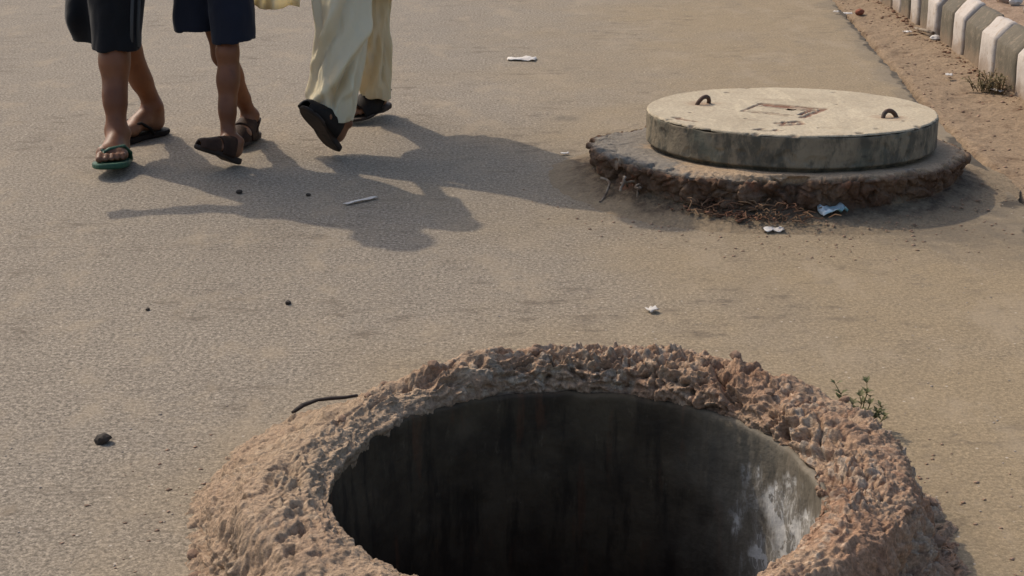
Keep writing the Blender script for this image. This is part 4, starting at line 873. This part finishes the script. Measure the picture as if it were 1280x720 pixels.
for sd_, sg in (('L', 1), ('R', -1)):
    Mx, L, t = F3[sd_]; so_ = sole_mesh(Mx, L * 1.06, sg, t, 'sandal', MT['sole'], p3, b3, pad=1.1, heel_t=.007)
    strap_arch(Mx, L, sg, t - .004, ([(.205, .054, .052), (.15, .056, .076), (.080, .052, .100)] if sd_ == 'L' else [(.262, .022, .028), (.246, .045, .044), (.20, .056, .060), (.14, .056, .086), (.075, .052, .108)]), 'upper', MT['dark_rubber'], so_, b3, .005)
    k = L / .24; T = lambda x, y_, z: Vector(tf(Mx, (x * sg * k, y_ * k, z * k + t))) - Vector(b3); bm = bmesh.new(); tube(bm, [T(.044, .10, .01), T(.042, .05, .045), T(.026, .0, .058), T(0, -.012, .06), T(-.026, .0, .058), T(-.042, .05, .045), T(-.044, .10, .01)], .010, 8, .5)
    link('heel_strap', bm_mesh('heel_strap', bm), MT['dark_rubber'], so_) if sd_ == 'L' else bm.free()

# ------------------------------------------------------------------ litter, twigs, plants
def scrap(name, loc, size, rz, label, cat, mat, seed, amp=.25, thick=.0015, lift=.006):
    nu, nv = 9, 7; V = []
    for i in range(nu):
        for j in range(nv):
            x, y_ = (i / (nu - 1) - .5) * size[0], (j / (nv - 1) - .5) * size[1]; V.append((x, y_, 0))
    V = np.array(V); sc = max(size); e = fbm(V / sc * 3.3 + seed, 3, seed); V[:, 2] = np.maximum(.002, lift + e * amp * sc); V[:, :2] *= (1 + .25 * fbm(V / sc * 2 + 9 + seed, 2, seed))[:, None]
    me = np_mesh(name, V, grid_faces(nu, nv)); bm = bmesh.new(); bm.from_mesh(me); bmesh.ops.solidify(bm, geom=bm.faces, thickness=thick); bm.to_mesh(me); bm.free()
    o = link(name, me, mat, smooth=False, loc=loc); o.rotation_euler.z = rz; return tag(o, label, cat)
scrap('paper_scrap', (.045, 7.58, .002), (.135, .075), -.1, 'white paper scrap lying alone far up the road', 'litter', MT['paper'], 3, .12)
scrap('paper_strip', (-.487, 5.085, .002), (.125, .018), .72, 'thin pale paper strip lying in the pedestrians\' shadow', 'litter', MT['paper'], 5, .06)
scrap('paper_scrap', (.791, 4.745, .004), (.062, .04), .1, 'small white scrap in front of the covered manhole', 'litter', MT['paper'], 8, .15)
scrap('foil_wrapper', (.985, 4.850, .024), (.085, .06), .25, 'crumpled silver and blue wrapper below the covered manhole', 'wrapper', MT['foil'], 11, .4, lift=.022)
scrap('paper_scrap', (.364, 4.011, .002), (.026, .030), .5, 'tiny white scrap midway between the two manholes', 'litter', MT['paper'], 14, .3, lift=.008)
scrap('paper_scrap', (.190, 5.72, .002), (.03, .02), .2, 'tiny pale scrap left of the cover\'s mortar ring', 'litter', MT['paper'], 17, .2)
for k, (x, y_, sx, sy, lab) in enumerate([(1.82, 8.88, .045, .035, 'white scrap at the road edge near the top of the picture'), (2.01, 8.29, .05, .03, 'white scrap on the dirt shoulder below the kerb'),
        (1.93, 7.15, .035, .03, 'small pale scrap on the dirt left of the scrubby weed'), (2.045, 6.80, .06, .03, 'white scrap caught in the scrubby weed by the kerb'), (1.77, 8.95, .03, .025, 'tiny white fleck on the asphalt edge near the top')]):
    scrap('paper_scrap', (x, y_, .01), (sx, sy), k * .7, lab, 'litter', MT['paper'], 21 + k, .2)
def lump(name, loc, r, seed, label, cat, mat, sq=(1, .9, .7), sub=2):
    o = link(name, bm_mesh(name, chunk(seed, r, sub, .45, sq)), mat, smooth=False, loc=(loc[0], loc[1], loc[2] + r * sq[2] * .75)); return tag(o, label, cat)
lump('tar_lump', (-.864, 3.175, 0), .017, 3, 'black lump of tar on the bare asphalt at lower left', 'stone', MT['dark_stone'])
lump('pebble', (-.59, 4.075, 0), .009, 5, 'small black pebble left of centre above the open manhole', 'pebble', MT['dark_stone'])
lump('pebble', (-.948, 4.024, 0), .006, 6, 'tiny black pebble on the empty asphalt at left', 'pebble', MT['dark_stone'])
lump('pebble', (-.895, 5.19, 0), .011, 7, 'black pebble in the shadow of the middle pedestrian', 'pebble', MT['dark_stone'])
lump('pebble', (-.665, 5.16, 0), .008, 8, 'smaller black pebble in the shadow near the paper strip', 'pebble', MT['dark_stone'])
lump('stone', (2.335, 7.62, .25), .032, 9, 'whitish stone on the dirt behind the kerb', 'stone', MT['paper'])
lump('brick_piece', (1.905, 8.99, -.01), .026, 12, 'reddish brick fragment on the far dirt shoulder', 'brick piece', mat_plain('brick_red', (.26, .09, .05), (.2, .07, .04)))
lump('stone', (2.10, 8.10, .0), .026, 15, 'pale stone at the foot of the kerb', 'stone', MT['paper'])
verge_st = [(2.32, 7.72, .04), (2.36, 7.42, .05), (2.32, 7.26, .035), (2.44, 7.55, .03), (2.33, 8.15, .035), (2.46, 7.9, .03), (2.39, 8.5, .03), (2.42, 7.2, .04)]
verge_lab = ['brown stone behind the kerb just beyond the whitish stone', 'large grey stone behind the kerb in front of the whitish stone', 'brown stone behind the kerb nearest the right edge of the picture', 'small grey stone set back on the dirt beside the whitish stone', 'brown stone behind the kerb at the top edge of the picture', 'grey stone set back on the dirt behind the kerb at the top edge', 'farthest brown stone behind the kerb', 'grey stone set back from the kerb nearest the right edge']
for k, (x, y_, r) in enumerate(verge_st): tag(lump('stone', (x, y_, .235), r, 60 + k, None, None, MT['grey_stone' if k % 2 else 'stone']), verge_lab[k], 'stone', 'stones behind the kerb')
# stick leaning at the foot of the kerb
bm = bmesh.new(); tube(bm, [(2.06, 8.36, .02), (2.075, 8.24, .03), (2.095, 8.12, .035)], .008, 7); tag(link('stick', bm_mesh('stick', bm), MT['wire']), 'pale thin stick lying against the foot of the kerb', 'stick')
# rubber strip on the rim
bm = bmesh.new(); zc = lambda x, y_: collar_z(x - HX, y_ - HY)
pts = [(-.474, 3.275), (-.458, 3.315), (-.430, 3.345), (-.400, 3.355), (-.370, 3.360), (-.343, 3.372)]
tube(bm, [(x, y_, max(zc(x, y_), .02) + .007) for x, y_ in pts], [.0048, .0068, .0052, .0064, .0052, .0045], 8, .7); tag(link('twig', bm_mesh('twig', bm), MT['twig']), 'bent dark twig lying on the left rear of the open collar', 'twig')
# twisted roots at the left of the covered manhole
bm = bmesh.new()
for k in range(5):
    p = Vector((.285 + .03 * k + random.uniform(-.01, .01), 5.18 - .035 * k, .055)); pts = []; dv = Vector((random.uniform(.2, .9), random.uniform(-.6, -.1), random.uniform(-.3, .2)))
    for j in range(9):
        pts.append(p.copy()); dv = (dv + Vector((random.uniform(-.8, .8), random.uniform(-.5, .35), random.uniform(-.7, .45)))).normalized(); p = p + dv * .019; p.z = max(.008, p.z)
    tube(bm, pts, .0042, 6)
tag(link('root_tangle', bm_mesh('root_tangle', bm), MT['wire']), 'twisted pale roots at the left end of the mortar ring', 'roots')
# dry straw heap against the ring
bm = bmesh.new()
for k in range(170):
    t = random.random(); ang = math.radians(228 + 36 * t + random.gauss(0, 4)); r = random.gauss(.625, .03) - .02 * math.sin(t * 3)
    cx, cy, cz = LX + r * math.cos(ang), LY + r * math.sin(ang), abs(random.gauss(0, .018)) + .022
    if r < .60: cz += .02
    L = random.uniform(.012, .055); a_ = random.uniform(0, 6.28); dz = random.uniform(-.35, .35)
    p0 = Vector((cx, cy, cz)); p1_ = p0 + L * Vector((math.cos(a_), math.sin(a_), dz)); p1_.z = max(.003, p1_.z); mid = (p0 + p1_) / 2 + Vector((random.uniform(-.01, .01), random.uniform(-.01, .01), .006))
    tube(bm, [p0, mid, p1_], [.0018, .0022, .0012], 4)
tag(link('straw', bm_mesh('straw', bm), MT['straw'], smooth=False), 'reddish dry straw and crumbs heaped below the mortar ring', 'straw', kind='stuff')
def leaf(bm, p, d, L, W):
    d = Vector(d).normalized(); s__ = d.cross(Vector((0, 0, 1)))
    if s__.length < .05: s__ = Vector((1, 0, 0))
    s__.normalize(); n_ = s__.cross(d); p = Vector(p)
    a_, b_, c_, e_ = p, p + d * L * .45 + s__ * W + n_ * W * .3, p + d * L - Vector((0, 0, L * .15)), p + d * L * .45 - s__ * W + n_ * W * .3; m_ = p + d * L * .5
    v = [bm.verts.new(q_) for q_ in (a_, b_, c_, e_, m_)]
    for i, j in ((0, 1), (1, 2), (2, 3), (3, 0)): bm.faces.new((v[i], v[j], v[4]))
# weed on the collar
wx, wy = .752, 3.235; wz = zc(wx, wy) - .005
weed = tag(empty('weed', (wx, wy, wz)), 'small green weed sprouting from the right rear of the open collar', 'plant')
bm = bmesh.new(); bl = bmesh.new()
for (dx_, dy_, hh) in ((-.062, .02, .130), (-.052, .01, .10), (-.030, -.01, .095), (.004, .015, .135), (.012, .01, .105), (.026, -.005, .075), (-.012, .0, .11), (.046, .01, .06), (.034, .0, .085), (-.02, .01, .06), (.02, .02, .05)):
    pts = [Vector((dx_ * t + .004 * math.sin(9 * t), dy_ * t, hh * t)) for t in np.linspace(0, 1, 7)]; tube(bm, pts, [.0026 - .0003 * i for i in range(7)], 5)
    for i in range(1, 7):
        for kk in range(6):
            a_ = random.uniform(0, 6.28); leaf(bl, pts[i], (math.cos(a_), math.sin(a_), .8), random.uniform(.014, .026), .0042)
tag(link('stem', bm_mesh('stem', bm), MT['leaf'], weed), kind='stuff'); tag(link('foliage', bm_mesh('foliage', bl), MT['leaf'], weed, smooth=False), kind='stuff')
# scrub by the kerb
scrub = tag(empty('scrub_weed', (2.03, 6.86, .0)), 'low dusty scrub weed growing at the foot of the kerb', 'plant'); bl = bmesh.new(); bm = bmesh.new()
for k in range(46):
    a_ = random.uniform(0, 6.28); rr_ = random.uniform(0, .085); p = Vector((rr_ * math.cos(a_) * .9, rr_ * math.sin(a_) * 1.1, 0)); tip = p + Vector((random.uniform(-.035, .035), random.uniform(-.035, .035), random.uniform(.02, .085))); tube(bm, [p, (p + tip) / 2 + Vector((0, 0, .01)), tip], .0018, 4)
    for j in range(8):
        a2 = random.uniform(0, 6.28); leaf(bl, p.lerp(tip, random.uniform(.25, 1)), (math.cos(a2), math.sin(a2), random.uniform(-.1, .7)), random.uniform(.012, .03), .006)
tag(link('stem', bm_mesh('stem', bm), MT['drygrass'], scrub), kind='stuff'); tag(link('foliage', bm_mesh('foliage', bl), MT['drygrass'], scrub, smooth=False), kind='stuff')
# grit on the road and crumbs round the collar, shoulder
def grit(name, n_, sampler, rmin, rmax, mat, label):
    base_v = np.array([(0, 0, 1), (1, 0, 0), (0, 1, 0), (-1, 0, 0), (0, -1, 0), (0, 0, -1)], float); base_f = np.array([(0, 1, 2), (0, 2, 3), (0, 3, 4), (0, 4, 1), (5, 2, 1), (5, 3, 2), (5, 4, 3), (5, 1, 4)])
    c_ = sampler(n_); r = rmin + (rmax - rmin) * rng.random(n_) ** 4; a_ = rng.random(n_) * 6.28
    V = base_v[None] * (1 + .5 * (rng.random((n_, 6, 1)) - .5)) * r[:, None, None] * np.array([1, 1, .42]); V += r[:, None, None] * .35 * (rng.random((n_, 6, 3)) - .5)
    x = V[:, :, 0] * np.cos(a_)[:, None] - V[:, :, 1] * np.sin(a_)[:, None]; y_ = V[:, :, 0] * np.sin(a_)[:, None] + V[:, :, 1] * np.cos(a_)[:, None]
    V = np.stack([x, y_, V[:, :, 2]], -1) + c_[:, None, :]; V[:, :, 2] += r[:, None] * .12
    Fc = (base_f[None] + 6 * np.arange(n_)[:, None, None]).reshape(-1, 3)
    return tag(link(name, np_mesh(name, V.reshape(-1, 3), Fc), mat, smooth=False), label, 'gravel', kind='stuff')
def s_road(n_):
    y_ = 2.4 + 7.2 * rng.random(n_) ** 1.5; x = (rng.random(n_) * 2 - 1) * (y_ * .33 + .1); x = np.where(x > edge_x(y_) - .03, -x, x)
    rr_ = np.hypot(x - HX, y_ - HY); k = rr_ < .72; x[k] += np.sign(x[k] - HX) * .75; return np.stack([x, y_, 0 * x], 1)
grit('road_grit', 1800, s_road, .001, .0042, MT['grey_stone'], 'fine grit scattered over the dusty asphalt')
def s_ring(n_):
    a_ = rng.random(n_) * 6.28; r = .78 + .22 * rng.random(n_) ** 2; return np.stack([HX + r * np.cos(a_), HY + r * np.sin(a_), 0 * a_], 1)
grit('collar_crumbs', 900, s_ring, .001, .0065, MT['stone'], 'reddish crumbs fallen round the open collar')
def s_lid(n_):
    a_ = np.radians(190 + 160 * rng.random(n_)); r = .62 + .36 * rng.random(n_) ** 1.6; return np.stack([LX + r * np.cos(a_), LY + r * np.sin(a_), np.interp(r, [.58, .62, .70, .75], [.032, .022, .004, 0])], 1)
grit('ring_crumbs', 900, s_lid, .0015, .007, MT['stone'], 'crumbs and grit fallen round the covered manhole')
def s_sh(n_):
    y_ = 5.2 + 4.8 * rng.random(n_); x = edge_x(y_) + .02 + (2.1 - edge_x(y_)) * rng.random(n_); P_ = np.stack([x, y_, 0 * x], 1); P_[:, 2] = zsh(P_); return P_
grit('shoulder_gravel', 900, s_sh, .002, .011, MT['stone'], 'loose gravel on the dirt shoulder by the kerb')
def s_kerb(n_):
    y_ = 5.8 + 4.2 * rng.random(n_); x = 2.105 - np.abs(.035 * rng.standard_normal(n_)); P_ = np.stack([x, y_, 0 * x], 1); P_[:, 2] = zsh(P_); return P_
grit('kerb_debris', 420, s_kerb, .003, .016, MT['clod'], 'brown debris gathered along the foot of the kerb')
def s_clod(n_):
    a_ = np.radians(238 + 9 * rng.standard_normal(n_) + 12 * rng.random(n_)); r = .60 + .075 * rng.random(n_); return np.stack([LX + r * np.cos(a_), LY + r * np.sin(a_), .018 + .02 * rng.random(n_)], 1)
grit('ring_rubble', 150, s_clod, .003, .013, MT['clod'], 'reddish brown clods crumbled from the mortar ring')
